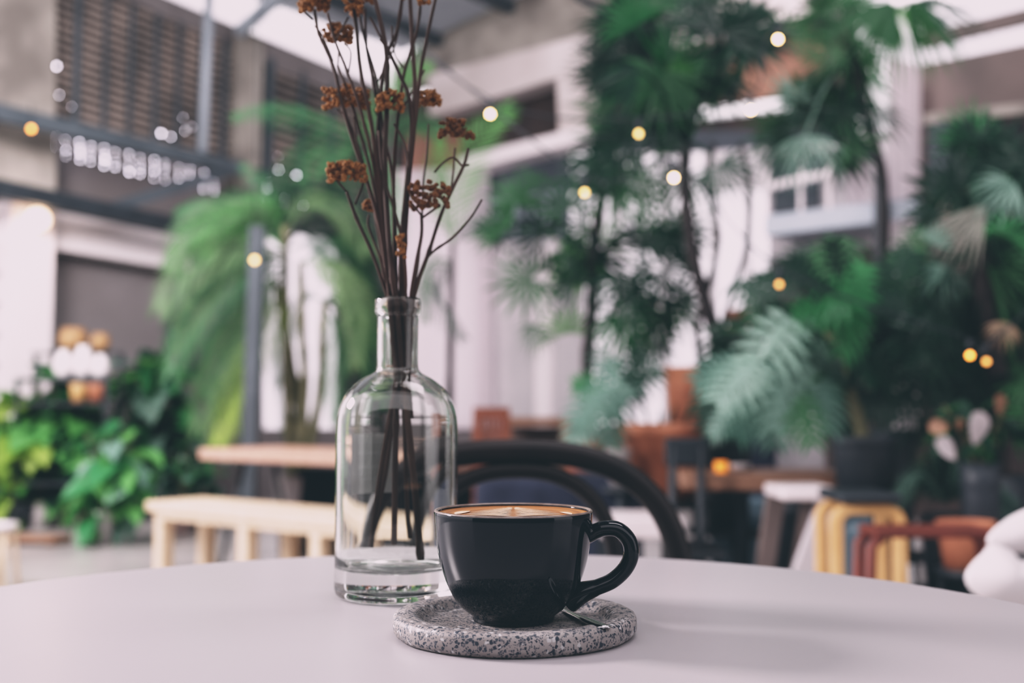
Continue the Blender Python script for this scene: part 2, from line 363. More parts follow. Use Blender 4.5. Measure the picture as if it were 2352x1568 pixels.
# roof: corrugated sheet rising along w from the left eave
def roof():
    z0 = LP(760, 100, -.05).z; zA = EP(998, 83); zB = EP(1173, 0)
    sl = (zB.z - zA.z) / ((zB - zA).dot(w)); base = zA.z - sl * (zA - C0).dot(w)
    mb = MB(); vs = []; fs = []; nu = 460; L = 9.0
    for i in range(nu + 1):
        s = -L * i / nu; zz = .03 * math.sin(i * math.pi / 2)
        for t in (-.05, 4.6): vs.append(C0 + u * s + w * t + UP * (base + sl * t + zz))
    for i in range(nu): fs.append((2 * i, 2 * i + 1, 2 * i + 3, 2 * i + 2))
    mb.add(vs, fs, 0); o = mb.build('ceiling', M['roof'], recalc=False); tag(o, 'grey corrugated metal roof with dark purlins', 'ceiling', kind='structure')
    pu = MB()
    for t in (.5, 1.5, 2.5, 3.5):
        a = C0 + w * t + UP * (base + sl * t - .09); pu.bar(a, a - u * L, .10, .12)
    pu.build('purlin', M['steel_grey'], o)
    return base, sl
RB, RS = roof()
mb = MB(); mb.bar(LP(548, 74, .3), LP(700, -60, 1.2), .09, .10)
tag(mb.build('trim_4', M['steel_light']), 'pale steel roof brace rising from the concrete column', 'beam', kind='structure')
# steel balcony frame in front of the left wall
mb = MB(); mb.prism([LP(-60, 222, .6), LP(560, 372, .6), LP(560, 402, .6), LP(-60, 262, .6)], -NL * .1)
tag(mb.build('trim_5', M['steel_grey']), 'upper blue grey steel beam crossing in front of the brick screen', 'beam', kind='structure')
mb = MB(); mb.prism([LP(-60, 396, .6), LP(470, 512, .6), LP(470, 546, .6), LP(-60, 438, .6)], -NL * .15)
tag(mb.build('trim_6', M['steel_black']), 'lower black steel beam above the white band', 'beam', kind='structure')
mb = MB(); mb.bar(LP(255, 478, .55), LP(560, 382, .55), .06, .09)
tag(mb.build('trim_7', M['steel_grey']), 'diagonal steel brace between the two steel beams', 'beam', kind='structure')
mb = MB(); mb.tube([LP(483, -60, .55), LP(466, 352, .55)], S(9, 12), 10)
tag(mb.build('trim_8', M['steel_light']), 'pale grey round steel hanger in front of the brick screen', 'post', kind='structure')
wall_piece('trim_9', [[(118, 478), (440, 536), (440, 622), (118, 568)]], M['white_wall'], 'L', .2, .2, 'white painted band below the black steel beam', 'beam')
wall_piece('trim_10', [[(28, 450), (126, 470), (112, 960), (14, 960)]], M['white_wall'], 'L', .3, .3, 'white column with a glowing wall lamp', 'column')
wall_piece('window_2', [[(-80, 455), (26, 474), (22, 560), (-80, 550)]], M['white_plastic'], 'L', .12, .05, 'pale window panel at the far left edge', 'window')
wall_piece('window_3', [[(-80, 590), (24, 595), (8, 930), (-80, 930)]], M['grey_white'], 'L', .12, .05, 'tall pale panelled window beside the white column', 'window')
mb = MB()
for y in (620, 690, 760, 830): mb.prism([LP(-80, y, .16), LP(22, y + 4, .16), LP(22, y + 14, .16), LP(-80, y + 10, .16)], -NL * .03)
tag(mb.build('trim_11', M['steel_grey']), 'grey glazing bars across the panelled window', 'trim', kind='structure')
# dark steel column by the palm and a white lit doorway behind it
mb = MB(); mb.bar(at(592, 520, 6.72), at(566, 1270, 6.72), .085, .085)
tag(mb.build('trim_12', M['steel_grey']), 'dark blue grey steel column behind the pinnate palm', 'column', kind='structure')
wall_piece('window_4', [[(606, 520), (800, 545), (800, 985), (606, 985)]], M['pane'], 'L', .03, .01, 'bright tall window behind the pinnate palm', 'window')

# end wall
wall_piece('wall_end', [[(900, 208), (905, 150), (998, 83), (1173, 0), (1560, -180), (1900, -180), (1900, -20), (1270, 112), (985, 185), (940, 200)]], M['concrete'], 'E', 0, .2, 'mottled concrete gable end wall below the roof', 'wall')
wall_piece('trim_13', [[(985, 172), (1275, 98), (1900, -70), (1900, 20), (1275, 180), (985, 268)]], M['concrete_light'], 'E', .12, .3, 'pale concrete beam across the gable', 'beam')
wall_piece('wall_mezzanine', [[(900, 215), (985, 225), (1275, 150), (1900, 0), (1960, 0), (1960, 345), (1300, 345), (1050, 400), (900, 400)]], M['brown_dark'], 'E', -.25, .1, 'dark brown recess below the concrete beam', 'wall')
wall_piece('trim_14', [[(1640, 70), (1890, 30), (1890, 215), (1660, 235)], [(938, 305), (1050, 285), (1060, 385), (930, 405)]], M['brown_red'], 'E', -.2, .04, 'reddish brown boards inside the recess', 'trim')
wall_piece('trim_15', [[(1278, 150), (1342, 140), (1340, 305), (1284, 315)]], M['concrete_light'], 'E', .1, .3, 'short pale concrete post under the beam', 'column')
wall_piece('trim_16', [[(1052, 362), (1335, 292), (1335, 322), (1052, 396)]], M['white_wall'], 'E', .15, .3, 'white mezzanine edge right of the dried flowers', 'beam')
wall_piece('trim_17', [[(1480, 262), (1800, 226), (1800, 248), (1480, 286)]], M['tube_light'], 'E', .15, .1, 'long white lit strip behind the fan palms', 'light strip')
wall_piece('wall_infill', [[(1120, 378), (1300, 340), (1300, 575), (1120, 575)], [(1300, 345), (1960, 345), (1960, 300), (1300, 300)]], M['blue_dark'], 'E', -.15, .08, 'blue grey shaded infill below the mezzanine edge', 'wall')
mb = MB()
for y0, y1 in ((462, 440), (500, 482)): mb.bar(EP(1130, y0, .1), EP(1300, y1, .1), .03, .04)
for x in (1150, 1185, 1220, 1255, 1290): mb.bar(EP(x, 455, .1), EP(x, 560, .1), .02, .02)
tag(mb.build('trim_18', M['steel_light']), 'pale steel railing in the shaded infill', 'railing', kind='structure')
wall_piece('trim_19', [[(905, 390), (1122, 380), (1132, 985), (905, 985)]], M['curtain'], 'E', .12, .01, 'broad white curtain behind the dried flowers', 'curtain')
wall_piece('wall_sheet', [[(1120, 560), (1330, 540), (1330, 1010), (1120, 1010)]], M['grey_white'], 'E', -.05, .1, 'grey white sheet wall right of the broad column', 'wall')
wall_piece('trim_20', [[(1228, 545), (1264, 545), (1264, 1005), (1228, 1005)]], M['white_wall'], 'E', .02, .06, 'narrow white upright on the sheet wall', 'trim')
wall_piece('window_5', [[(1318, 345), (1768, 345), (1768, 985), (1318, 985)]], M['pane'], 'E', -.1, .01, 'large bright window behind the fan palms', 'window')
mb = MB()
for x in (1420, 1530, 1640, 1718): mb.bar(EP(x, 345, -.08), EP(x, 985, -.08), .035, .05)
tag(mb.build('trim_21', M['grey_white']), 'pale mullions of the large bright window', 'trim', kind='structure')
wall_piece('wall_curtain', [[(1612, 350), (1765, 335), (1765, 432), (1612, 440)]], M['grey_white'], 'E', 0, .05, 'grey panel above the bright window', 'wall')
wall_piece('wall_gallery', [[(1765, 300), (2045, 300), (2045, 620), (1765, 620)]], M['grey_white'], 'E', -.3, .1, 'pale gallery wall behind the white railing', 'wall')
wall_piece('window_6', [[(1775, 350), (1905, 330), (1905, 395), (1775, 415)], [(1775, 430), (1880, 412), (1880, 470), (1775, 490)]], M['steel_grey'], 'E', -.22, .04, 'blue grey gallery windows', 'window')
mb = MB()
for y0, y1 in ((430, 386), (352, 330)): mb.bar(EP(1762, y0, .1), EP(1960, y1, .1), .05, .06)
for x in (1762, 1840, 1905): mb.bar(EP(x, 350, .1), EP(x, 500, .1), .03, .03)
tag(mb.build('trim_22', M['white_wall']), 'white gallery railing beside the right column', 'railing', kind='structure')
wall_piece('trim_23', [[(1755, 496), (2110, 452), (2110, 500), (1755, 540)]], M['blue_slab'], 'E', .2, .4, 'pale blue gallery slab edge', 'beam')
wall_piece('column_sheet', [[(2040, 130), (2114, 150), (2110, 985), (2040, 985)], [(1946, 335), (1998, 300), (1998, 470), (1946, 470)]], M['curtain'], 'E', .2, .01, 'bright white columns at the right, made as a backlit sheet', 'window')  # skylit columns made as a translucent sheet so backlight brightens them
mb = MB(); mb.bar(EP(1950, 315, .3), EP(2025, 372, .3), .05, .08); mb.bar(EP(2018, 360, .35), EP(2018, 985, .35), .05, .06)
tag(mb.build('trim_25', M['steel_black']), 'black steel post and brace in front of the white column', 'post', kind='structure')
wall_piece('wall_right', [[(2110, 150), (2700, 30), (2700, 700), (2110, 640)]], M['taupe'], 'E', .02, .2, 'shaded brown upper wall at the far right', 'wall')
wall_piece('trim_26', [[(2114, 262), (2700, 200), (2700, 225), (2114, 285)]], M['concrete'], 'E', .1, .1, 'pale ledge on the shaded brown wall', 'trim')
wall_piece('window_7', [[(2130, 275), (2210, 270), (2210, 430), (2130, 440)]], M['steel_grey'], 'E', .08, .04, 'grey shutter on the shaded brown wall', 'window')
wall_piece('window_8', [[(2226, 290), (2352, 275), (2352, 470), (2226, 470)]], M['screen_back'], 'E', .08, .04, 'dark opening on the shaded brown wall', 'window')
wall_piece('window_9', [[(1900, 30), (2700, -150), (2700, 30), (2140, 150), (1900, 150)]], M['pane'], 'E', .0, .01, 'bright skylight strip above the brown wall', 'window')
mb = MB(); mb.bar(EP(2120, 95, .05), EP(2500, 5, .05), .06, .12)
tag(mb.build('trim_27', M['taupe']), 'brown transom crossing the bright skylight strip', 'trim', kind='structure')
mb = MB(); mb.bar(EP(1325, -10, .3), EP(1445, 62, .3), .05, .07)
tag(mb.build('trim_28', M['steel_black']), 'dark steel tie crossing the concrete gable', 'beam', kind='structure')
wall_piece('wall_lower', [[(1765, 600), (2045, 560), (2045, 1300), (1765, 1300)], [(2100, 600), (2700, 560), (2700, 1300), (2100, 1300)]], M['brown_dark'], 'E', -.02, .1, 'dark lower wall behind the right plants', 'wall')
wall_piece('wall_base', [[(880, 978), (1780, 978), (1780, 1290), (880, 1290)]], M['concrete_dark'], 'E', .0, .15, 'low dark wall behind the tables', 'wall')
mb = MB(); mb.box((1, 6.4, 7.1), (17, 14.5, .2)); tag(mb.build('ceiling', M['concrete_dark']), 'unseen dark slab over the hall, added to block sky light', 'ceiling', kind='structure')  # unseen slab above the roof, added to keep sky light out
mb = MB(); mb.box((6.6, 5.5, 3.5), (.2, 9, 7)); tag(mb.build('wall_side_blocker', M['taupe']), 'unseen brown wall right of the hall, added to block side light', 'wall', kind='structure')  # unseen wall added to stop light entering from the right
mb = MB(); q = at(1638, 872, 4.75); mb.tube([Vector((q.x, q.y, 0)), q], S(4.75, 11), 10)
tag(mb.build('trim_29', M['steel_black']), 'thin black steel post beside the tall terracotta pot', 'post', kind='structure')
# unseen wall behind the camera, added to darken reflections and cut sky light
mb = MB(); mb.box((0, -3.2, 1.7), (13, .2, 3.4)); tag(mb.build('wall_back_blocker', M['concrete_dark']), 'unseen dark wall behind the viewpoint, added to darken reflections', 'wall', kind='structure')

# ------------------------------------------------------------------ white table
pa = [atz(0, 1345, TZ), atz(1150, 1269, TZ), atz(2352, 1386, TZ)]
def circ(a, b, c):
    ax, ay, bx, by, cx, cy = a.x, a.y, b.x, b.y, c.x, c.y
    d = 2 * (ax * (by - cy) + bx * (cy - ay) + cx * (ay - by))
    ux = ((ax**2 + ay**2) * (by - cy) + (bx**2 + by**2) * (cy - ay) + (cx**2 + cy**2) * (ay - by)) / d
    uy = ((ax**2 + ay**2) * (cx - bx) + (bx**2 + by**2) * (ax - cx) + (cx**2 + cy**2) * (bx - ax)) / d
    return ux, uy, math.hypot(ax - ux, ay - uy)
tx, ty, tr = circ(*pa); print('TABLE', tx, ty, tr)
tb = thing('cafe_table', (tx, ty, 0), 'round white laminate cafe table carrying the coffee cup and bottle', 'table')
mb = MB(); mb.lathe([(0, TZ - .022), (tr - .003, TZ - .022), (tr, TZ - .019), (tr, TZ - .002), (tr - .0015, TZ - .0004), (tr - .004, TZ), (0, TZ)], (tx, ty, 0), 160)
mb.build('tabletop', M['table'], tb)
mb = MB(); mb.lathe([(0, .03), (.035, .03), (.035, TZ - .03), (.11, TZ - .024), (0, TZ - .024)], (tx, ty, 0), 24); mb.build('pedestal', M['steel_black'], tb)
mb = MB(); mb.lathe([(0, 0), (.24, 0), (.24, .012), (.05, .03), (0, .03)], (tx, ty, 0), 40); mb.build('base', M['steel_black'], tb)

# ------------------------------------------------------------------ saucer, cup, coffee, spoon
SC = Vector((.0012, .681, TZ)); SR = .0722
def wob(a, z): return 1 + .006 * math.sin(3 * a + 1) + .004 * math.sin(7 * a + z * 300) + .002 * math.sin(17 * a)
mb = MB()
mb.lathe([(0, 0), (SR - .004, 0), (SR - .0015, .0015), (SR, .004), (SR, .0100), (SR - .0008, .0120), (SR - .003, .0131), (SR - .008, .0133), (SR - .0125, .0129),
          (SR - .0150, .0118), (SR - .0172, .0092), (SR - .0185, .0082), (.03, .0078), (0, .0078)], SC, 140, wob=wob)
sau = mb.build('terrazzo_saucer', M['terrazzo'], origin=SC); tag(sau, 'grey speckled terrazzo saucer under the black coffee cup', 'saucer')
CB = SC + Vector((-.0004, 0, .0078))
cup = thing('coffee_cup', CB, 'glossy black coffee cup with loop handle on the terrazzo saucer', 'cup')
mb = MB()
prof = [(0, .0022), (.0205, .0022), (.0215, 0), (.0238, 0), (.0244, .0012), (.0243, .0032), (.0262, .0046), (.0300, .0072), (.0335, .0108), (.0366, .0155), (.0393, .0212), (.0415, .0270), (.0434, .0330), (.0450, .0400),
        (.0461, .0470), (.0468, .0540), (.0473, .0600), (.0475, .0634), (.0473, .0646), (.0467, .0652), (.0459, .0650), (.0454, .0640), (.0450, .0600), (.0443, .0500), (.0425, .0370), (.0390, .0240), (.0330, .0130), (.0230, .0065), (0, .0050)]
mb.lathe(prof, CB, 128); body = mb.build('cup_body', M['cup'], cup)
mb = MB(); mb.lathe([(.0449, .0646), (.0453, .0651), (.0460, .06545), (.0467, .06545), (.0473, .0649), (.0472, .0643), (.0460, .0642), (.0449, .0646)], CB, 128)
rm = mb.build('rim', M['cup_rim'], cup); rm['label'] = 'pale unglazed lip of the cup, sky highlight painted in'
sb = body.modifiers.new('sub', 'SUBSURF'); sb.levels = 1; sb.render_levels = 1
def catmull(p, n=8, closed=False):
    p = [Vector(q) for q in p]; out = []; N = len(p)
    for i in range(N if closed else N - 1):
        a = p[(i - 1) % N] if closed or i > 0 else p[0]; b = p[i]; c = p[(i + 1) % N]; d = p[(i + 2) % N] if closed or i + 2 < N else p[-1]
        for k in range(n):
            t = k / n; out.append(.5 * ((2 * b) + (c - a) * t + (2 * a - 5 * b + 4 * c - d) * t * t + (3 * b - a - 3 * c + d) * t**3))
    if not closed: out.append(p[-1])
    return out
hp = catmull([at(1338, 1228, .678), at(1362, 1222, .677), at(1388, 1213, .675), at(1420, 1216, .673), at(1444, 1240, .672), at(1450, 1272, .672), at(1437, 1304, .673), at(1408, 1332, .674), at(1372, 1348, .675), at(1338, 1360, .677), at(1310, 1374, .68)], 8)
N = len(hp); hr = [.0046 + .0024 * max(0, 1 - i / 10) + .0034 * max(0, 1 - (N - 1 - i) / 16) for i in range(N)]
mb = MB(); mb.tube(hp, hr, 24, squash=1.35, ref=(0, 1, 0)); mb.build('handle', M['cup'], cup)
cf = thing('latte_coffee', CB + Vector((0, 0, .0634)), 'latte coffee with a leaf pattern in the foam, filling the black cup', 'coffee')
mb = MB(); mb.lathe([(0, -.010), (.0440, -.010), (.0453, 0), (.0448, .0003), (.0440, 0), (0, 0)], CB + Vector((0, 0, .0634)), 96)
mb.build('crema', M['crema'], cf, origin=CB + Vector((0, 0, .0634)))
mb = MB(); zc = CB + Vector((0, 0, .06365))
def petal(cx, cy, L, W, ang, curl=0.0):
    n = 10; vs = []; 
    for i in range(n + 1):
        t = i / n; x = L * t; hw = W * math.sin(math.pi * t) ** .7 * (1 - .35 * t); yb = curl * t * t * L
        for sgn in (-1, 1):
            X = x; Y = yb + sgn * hw; vs.append(zc + Vector((cx + X * math.cos(ang) - Y * math.sin(ang), cy + X * math.sin(ang) + Y * math.cos(ang), .0004 * math.sin(math.pi * t))))
    mb.add(vs, [(2 * i, 2 * i + 2, 2 * i + 3, 2 * i + 1) for i in range(n)], 0, True)
for i, (yy, L, W) in enumerate(((-.024, .028, .0030), (-.016, .029, .0032), (-.007, .026, .0032), (.002, .022, .0030), (.011, .0165, .0026), (.019, .011, .0022), (.0255, .0062, .0018))):
    for sgn in (-1, 1):
        a = R(24 + i * 3)
        petal(sgn * .0006, yy, L, W, a if sgn > 0 else math.pi - a, -.25 * sgn)
petal(-.034, -.012, .022, .004, R(70)); petal(.034, -.014, .018, .003, R(110))
mb.build('latte_art', M['foam'], cf, recalc=False)
# spoon: bowl lies in the well behind, handle over the saucer rim
sp_a = atz(1393, 1438, TZ + .0140); sp_b = atz(1292, 1390, TZ + .0112)
sd = (sp_b - sp_a); sd.z = 0; sd.normalize(); sperp = Vector((-sd.y, sd.x, 0))
mb = MB(); prof = [(0, .0018), (.004, .0042), (.012, .0047), (.03, .0042), (.05, .0030), (.068, .0021), (.082, .0020), (.088, .0035), (.096, .0075), (.106, .0092), (.116, .0086), (.124, .0050), (.127, .0015)]
vs = []; fs = []
for i, (s, hw) in enumerate(prof):
    zz = sp_a.z + .0003 - .0042 * min(1, s / .075) + (-.001 if s > .09 else 0)
    zz = max(zz, TZ + .0092)
    c = Vector((sp_a.x, sp_a.y, zz)) + sd * s
    bow = .0022 if s > .09 else -.0006
    for k, q in enumerate((-1, -.5, 0, .5, 1)): vs.append(c + sperp * (hw * q) + UP * (bow * (q * q) if s > .09 else bow * q * q))
    for k, q in enumerate((1, .5, 0, -.5, -1)): vs.append(c + sperp * (hw * q * .96) + UP * ((bow * (q * q) if s > .09 else bow * q * q) - .0011))
nn = 10
for i in range(len(prof) - 1):
    for k in range(nn): fs.append((i * nn + k, i * nn + (k + 1) % nn, (i + 1) * nn + (k + 1) % nn, (i + 1) * nn + k))
fs.append(tuple(range(nn))); fs.append(tuple((len(prof) - 1) * nn + k for k in range(nn - 1, -1, -1)))
mb.add(vs, fs, 0, True); sp = mb.build('teaspoon', M['chrome']); tag(sp, 'stainless steel teaspoon lying on the saucer beside the cup', 'spoon')

# ------------------------------------------------------------------ bottle
BC = Vector((-.0825, .815, TZ))
bt = thing('glass_bottle', BC, 'clear glass bottle holding the dried flower stems', 'bottle')
outer = [(0, .0035), (.022, .0022), (.0345, .0006), (.038, .0), (.0412, .0010), (.0432, .0035), (.0439, .0075), (.0437, .020), (.0437, .026), (.0437, .065), (.0437, .104), (.0437, .112), (.0435, .120), (.0430, .1265), (.0415, .1335), (.0390, .1395), (.0353, .1455), (.0305, .1505), (.0250, .1545), (.0200, .1572), (.0168, .1592), (.0152, .1618), (.0148, .166), (.0148, .1990), (.0150, .2000), (.0162, .2006), (.0165, .2020), (.0164, .2110), (.0158, .2122), (.0146, .2126)]
inner = [(.0132, .2122), (.0126, .2105), (.0124, .2000), (.0123, .166), (.0128, .1608), (.0148, .1572), (.0190, .1545), (.0240, .1515), (.0293, .1475), (.0338, .1428), (.0372, .1370), (.0393, .1310), (.0404, .1240), (.0407, .1150), (.0407, .108), (.0407, .07), (.0407, .036), (.0407, .030), (.0400, .0245), (.0375, .0212), (.032, .0198), (.020, .0215), (0, .0235)]
def smooth_prof(p):
    return [(q.x, q.y) for q in catmull([Vector((a, b, 0)) for a, b in p], 4)]
i0 = outer.index((.0437, .104)); i1 = outer.index((.0148, .1990)); outer = outer[:i0] + smooth_prof(outer[i0:i1]) + outer[i1:]
i0 = inner.index((.0124, .2000)); i1 = inner.index((.0407, .07)); inner = inner[:i0] + smooth_prof(inner[i0:i1]) + inner[i1:]
mb = MB(); mb.lathe(outer + inner, BC, 128); gl = mb.build('bottle_body', M['glass'], bt)
# grey paper label on the far side
def cylpatch(mb, a0, a1, z0, z1, r, n=16, mi=0):
    vs = []
    for i in range(n + 1):
        a = a0 + (a1 - a0) * i / n
        for z in (z0, z1): vs.append(BC + Vector((r * math.cos(a), r * math.sin(a), z)))
    mb.add(vs, [(2 * i, 2 * i + 2, 2 * i + 3, 2 * i + 1) for i in range(n)], mi, True)
mb = MB(); r_ = .0441
cylpatch(mb, R(100), R(150), .070, .114, r_)
for z, th in ((.107, .0012), (.099, .0022), (.088, .0030), (.080, .0012)): cylpatch(mb, R(106), R(140), z, z + th, r_ - .00015, 12, 1)
lb = mb.build('paper_label', [M['label'], M['label_line']], bt, recalc=False); lb['label'] = 'grey paper label on the back of the bottle'

# ------------------------------------------------------------------ dried flowers
DY = BC.y
STEM = 'dried flower stems in the glass bottle'
def P3(px, py, dy): return at(px, py, DY + dy)
def dstem(pts, dy0, dy1, r0, r1, heads, label, twigs=(), dark=False):
    """pts px polyline from top to bottom; depth goes dy0 (top) -> dy1 (foot)"""
    n = len(pts); pp = []
    for i, (x, y) in enumerate(pts):
        f = i / (n - 1); d = dy0 * (1 - f) + dy1 * f
        if 640 < y < 900: d = max(-.006, min(.006, d))
        pp.append(P3(x, y, d))
    t = thing('dried_flower', pp[-1], label, 'dried flower', STEM)
    cp = catmull(pp, 5); L = len(cp)
    rr = [r1 + (r0 - r1) * i / (L - 1) for i in range(L)]
    rr = [q * (1.0 + .28 * (random.random() < .06)) for q in rr]
    mb = MB(); mb.tube(cp, rr, 8)
    for tw in twigs: 
        q = catmull([P3(x, y, dy0 * .8) for x, y in tw], 4); mb.tube(q, [r1 * .75] * len(q), 6)
    mb.build('stem', M['dried_stem'], t)
    for (hx, hy, hw, hh, nb, jx, jy) in heads:
        hd = MB(); sd = MB(); base = P3(jx, jy, dy0)
        for k in range(int(nb * 3.3)):
            a = random.uniform(-1, 1); b = random.uniform(-1, 1); yy = hy + (b * .58) * hh + .22 * hh * a * a
            p = P3(hx + a * hw * .5, yy, dy0 + random.uniform(-1, 1) * S(DY, hw) * .42)
            r = random.uniform(.0014, .0023) * (1.0 if hw > 40 else .9)
            hd.ball(p, r, 8, 5, 0, (1, 1, .9))
            for _ in range(3):
                hd.ball(p + Vector((random.uniform(-1, 1), random.uniform(-1, 1), random.uniform(-.2, 1))) * r * .8, r * .55, 6, 4)
            if k % 2 == 0:
                mid = base.lerp(p, .55) + Vector((0, 0, -.001)); sd.tube([base, mid, p - UP * r], [.0007, .0005, .0005], 5)
        h = hd.build('flower_head', M['dried_head_dark'] if dark else M['dried_head'], t)
        sd.build('pedicel', M['dried_stem'], h)
def H(x, y, w_, h_, n, jx=None, jy=None): return (x, y, w_, h_, n, jx if jx else x, jy if jy else y + h_ * .9 + 14)
A = dstem
A([(722, 22), (730, 70), (748, 112), (768, 160), (786, 240), (813, 330), (846, 425), (872, 520), (886, 610), (897, 700), (905, 790), (912, 860), (895, 960), (872, 1100), (852, 1256)], .004, -.012, .0019, .0011,
  [H(722, 8, 66, 26, 22)], 'dried stem with the topmost left flower cluster, its foot at the bottle left', [[(718, 46), (700, 30)]])
A([(776, 150), (800, 215), (826, 300), (850, 390), (872, 500), (890, 620), (903, 700), (912, 800), (914, 870), (905, 925)], .012, .012, .0017, .0009,
  [H(775, 76, 66, 34, 26, 778, 112)], 'dried stem with the rusty cluster in front of the clerestory window', [[(778, 112), (776, 150)], [(765, 140), (740, 80), (722, 60)]])
A([(806, -20), (818, 60), (828, 160), (850, 270), (866, 380), (880, 520), (892, 640), (899, 700), (908, 800), (912, 870), (909, 1000), (907, 1120), (905, 1250)], -.004, -.004, .0022, .0013,
  [H(765, -18, 60, 24, 18, 800, -8)], 'thick dried stem leaving the frame at the top left of the bunch')
A([(838, 20), (842, 110), (862, 210), (876, 330), (884, 450), (893, 600), (906, 700), (918, 800), (924, 870), (930, 1000), (935, 1160), (942, 1235)], .008, .010, .0018, .001,
  [H(838, -10, 40, 24, 10, 838, 14)], 'dried stem crossing upright through the middle left of the bunch')
A([(856, -20), (874, 50), (888, 130), (888, 250), (884, 370), (891, 520), (902, 640), (911, 700), (920, 800), (926, 870), (940, 1000), (955, 1150), (966, 1288)], -.008, -.014, .0025, .0015,
  [H(850, -40, 40, 24, 8, 856, -22)], 'thickest dried stem, its foot lowest in the bottle')
A([(926, -20), (912, 70), (893, 115), (880, 170), (872, 250), (868, 330), (880, 450), (895, 600), (915, 700), (922, 800), (922, 870), (900, 980), (884, 1090), (862, 1186)], .002, .016, .0019, .0012,
  [H(940, -20, 36, 24, 8, 928, -14)], 'dried stem curving across the bunch from the upper right')
A([(941, -20), (947, 100), (953, 200), (950, 300), (938, 420), (929, 560), (925, 690), (930, 800), (931, 870), (936, 930)], -.006, .004, .0023, .0014,
  [H(975, -2, 24, 18, 6, 945, 4)], 'straight dried stem rising right of the bunch centre')
A([(1004, -20), (984, 70), (965, 170), (956, 260), (945, 340), (934, 440), (927, 560), (930, 690), (936, 800), (936, 870), (944, 960)], .004, -.006, .002, .0012,
  [H(1010, -40, 30, 20, 6, 1004, -22)], 'dried stem leaning to the upper right out of the frame')
A([(874, 90), (892, 116), (918, 172), (940, 225), (946, 300), (936, 400), (922, 560), (922, 690), (926, 800), (927, 870), (922, 940)], -.010, .002, .0021, .0012,
  [H(895, 230, 62, 34, 24, 905, 285)], 'dried stem with an ochre cluster at the centre of the bunch', [[(905, 285), (930, 330), (940, 390)], [(880, 96), (850, 40)]])
A([(796, 440), (818, 500), (852, 575), (876, 640), (893, 700), (902, 800), (908, 870), (900, 930)], -.012, .006, .0014, .0011,
  [H(797, 392, 88, 34, 34, 796, 440)], 'dried stem with the low ochre cluster at the left of the bunch', [[(796, 440), (772, 412)], [(815, 470), (835, 420)]])
A([(848, 492), (846, 520), (872, 590), (885, 650), (899, 700), (908, 800), (912, 870), (910, 905)], .006, .010, .0011, .0008,
  [H(847, 471, 22, 20, 5, 848, 494)], 'thin dried stem with one tiny brown bud')
A([(968, 492), (968, 540), (955, 610), (943, 690), (940, 800), (934, 870), (932, 920)], -.014, -.008, .0016, .0012,
  [H(985, 446, 92, 52, 26, 968, 492)], 'dried stem with the dark brown cluster right of the bunch', [[(970, 500), (1012, 470)], [(968, 495), (945, 465)]], True)
A([(1076, 340), (1066, 378), (1040, 432), (1012, 495), (986, 575), (962, 640), (946, 695), (942, 800), (938, 870), (942, 930)], -.004, -.002, .0017, .0011,
  [H(1040, 292, 60, 34, 14, 1045, 340), H(1080, 312, 16, 12, 3, 1074, 340)], 'forked dried stem with loose brown heads at the far right', [[(1045, 340), (1042, 385), (1036, 440)], [(1062, 382), (1042, 362), (1020, 372), (998, 396)], [(1060, 382), (1078, 378)]], True)
A([(1107, 458), (1082, 498), (1040, 545), (992, 580), (972, 612), (950, 695), (944, 800), (938, 870), (939, 900)], -.010, .004, .0012, .0007, [], 'bare dried twig reaching to the right')
A([(984, 285), (980, 360), (972, 420), (968, 520), (958, 620), (942, 700), (936, 800), (932, 870), (929, 915)], .010, -.004, .0011, .0007,
  [H(985, 226, 54, 24, 22, 984, 285)], 'thin dried stem with the flat ochre cluster before the concrete beam')
A([(796, 270), (822, 335), (846, 420), (866, 520), (882, 620), (895, 700), (905, 800), (912, 870), (906, 910)], .014, .014, .0013, .0009,
  [H(795, 220, 104, 40, 44, 800, 275)], 'dried stem with the broad ochre cluster at the left of the bunch', [[(800, 275), (775, 250)], [(820, 330), (812, 268)]])

A([(752, 30), (770, 95), (800, 170), (830, 260), (852, 350), (872, 470), (886, 600), (898, 700), (906, 800), (910, 905)], -.012, .004, .0014, .0009,
  [H(812, 10, 40, 26, 10, 800, 40)], 'slim dried stem rising between the two leftmost clusters', [[(770, 95), (800, 40)], [(800, 170), (806, 120), (790, 100)]])
A([(826, 40), (840, 100), (866, 190), (880, 300), (900, 400), (908, 520), (910, 640), (914, 700), (920, 800), (924, 915)], .016, .004, .0015, .0009,
  [H(822, 22, 34, 22, 8, 826, 42)], 'slim dried stem just left of the thickest stem', [[(866, 190), (905, 110), (915, 60)], [(880, 300), (860, 250)]])
A([(968, -20), (958, 70), (930, 160), (915, 260), (905, 380), (905, 520), (908, 640), (914, 700), (922, 800), (928, 930)], .012, -.004, .0017, .001,
  [H(968, -36, 34, 20, 6, 968, -22)], 'dried stem slanting through the bunch from the upper right to the neck', [[(930, 160), (905, 120), (900, 60)], [(915, 260), (945, 215), (975, 160)]])
A([(870, 300), (880, 400), (905, 480), (925, 560), (932, 640), (930, 700), (932, 800), (930, 900)], -.016, -.004, .0014, .0009, [H(922, 560, 16, 40, 8, 926, 590)], 'short dried stem with a small ochre tuft near the bottle mouth')
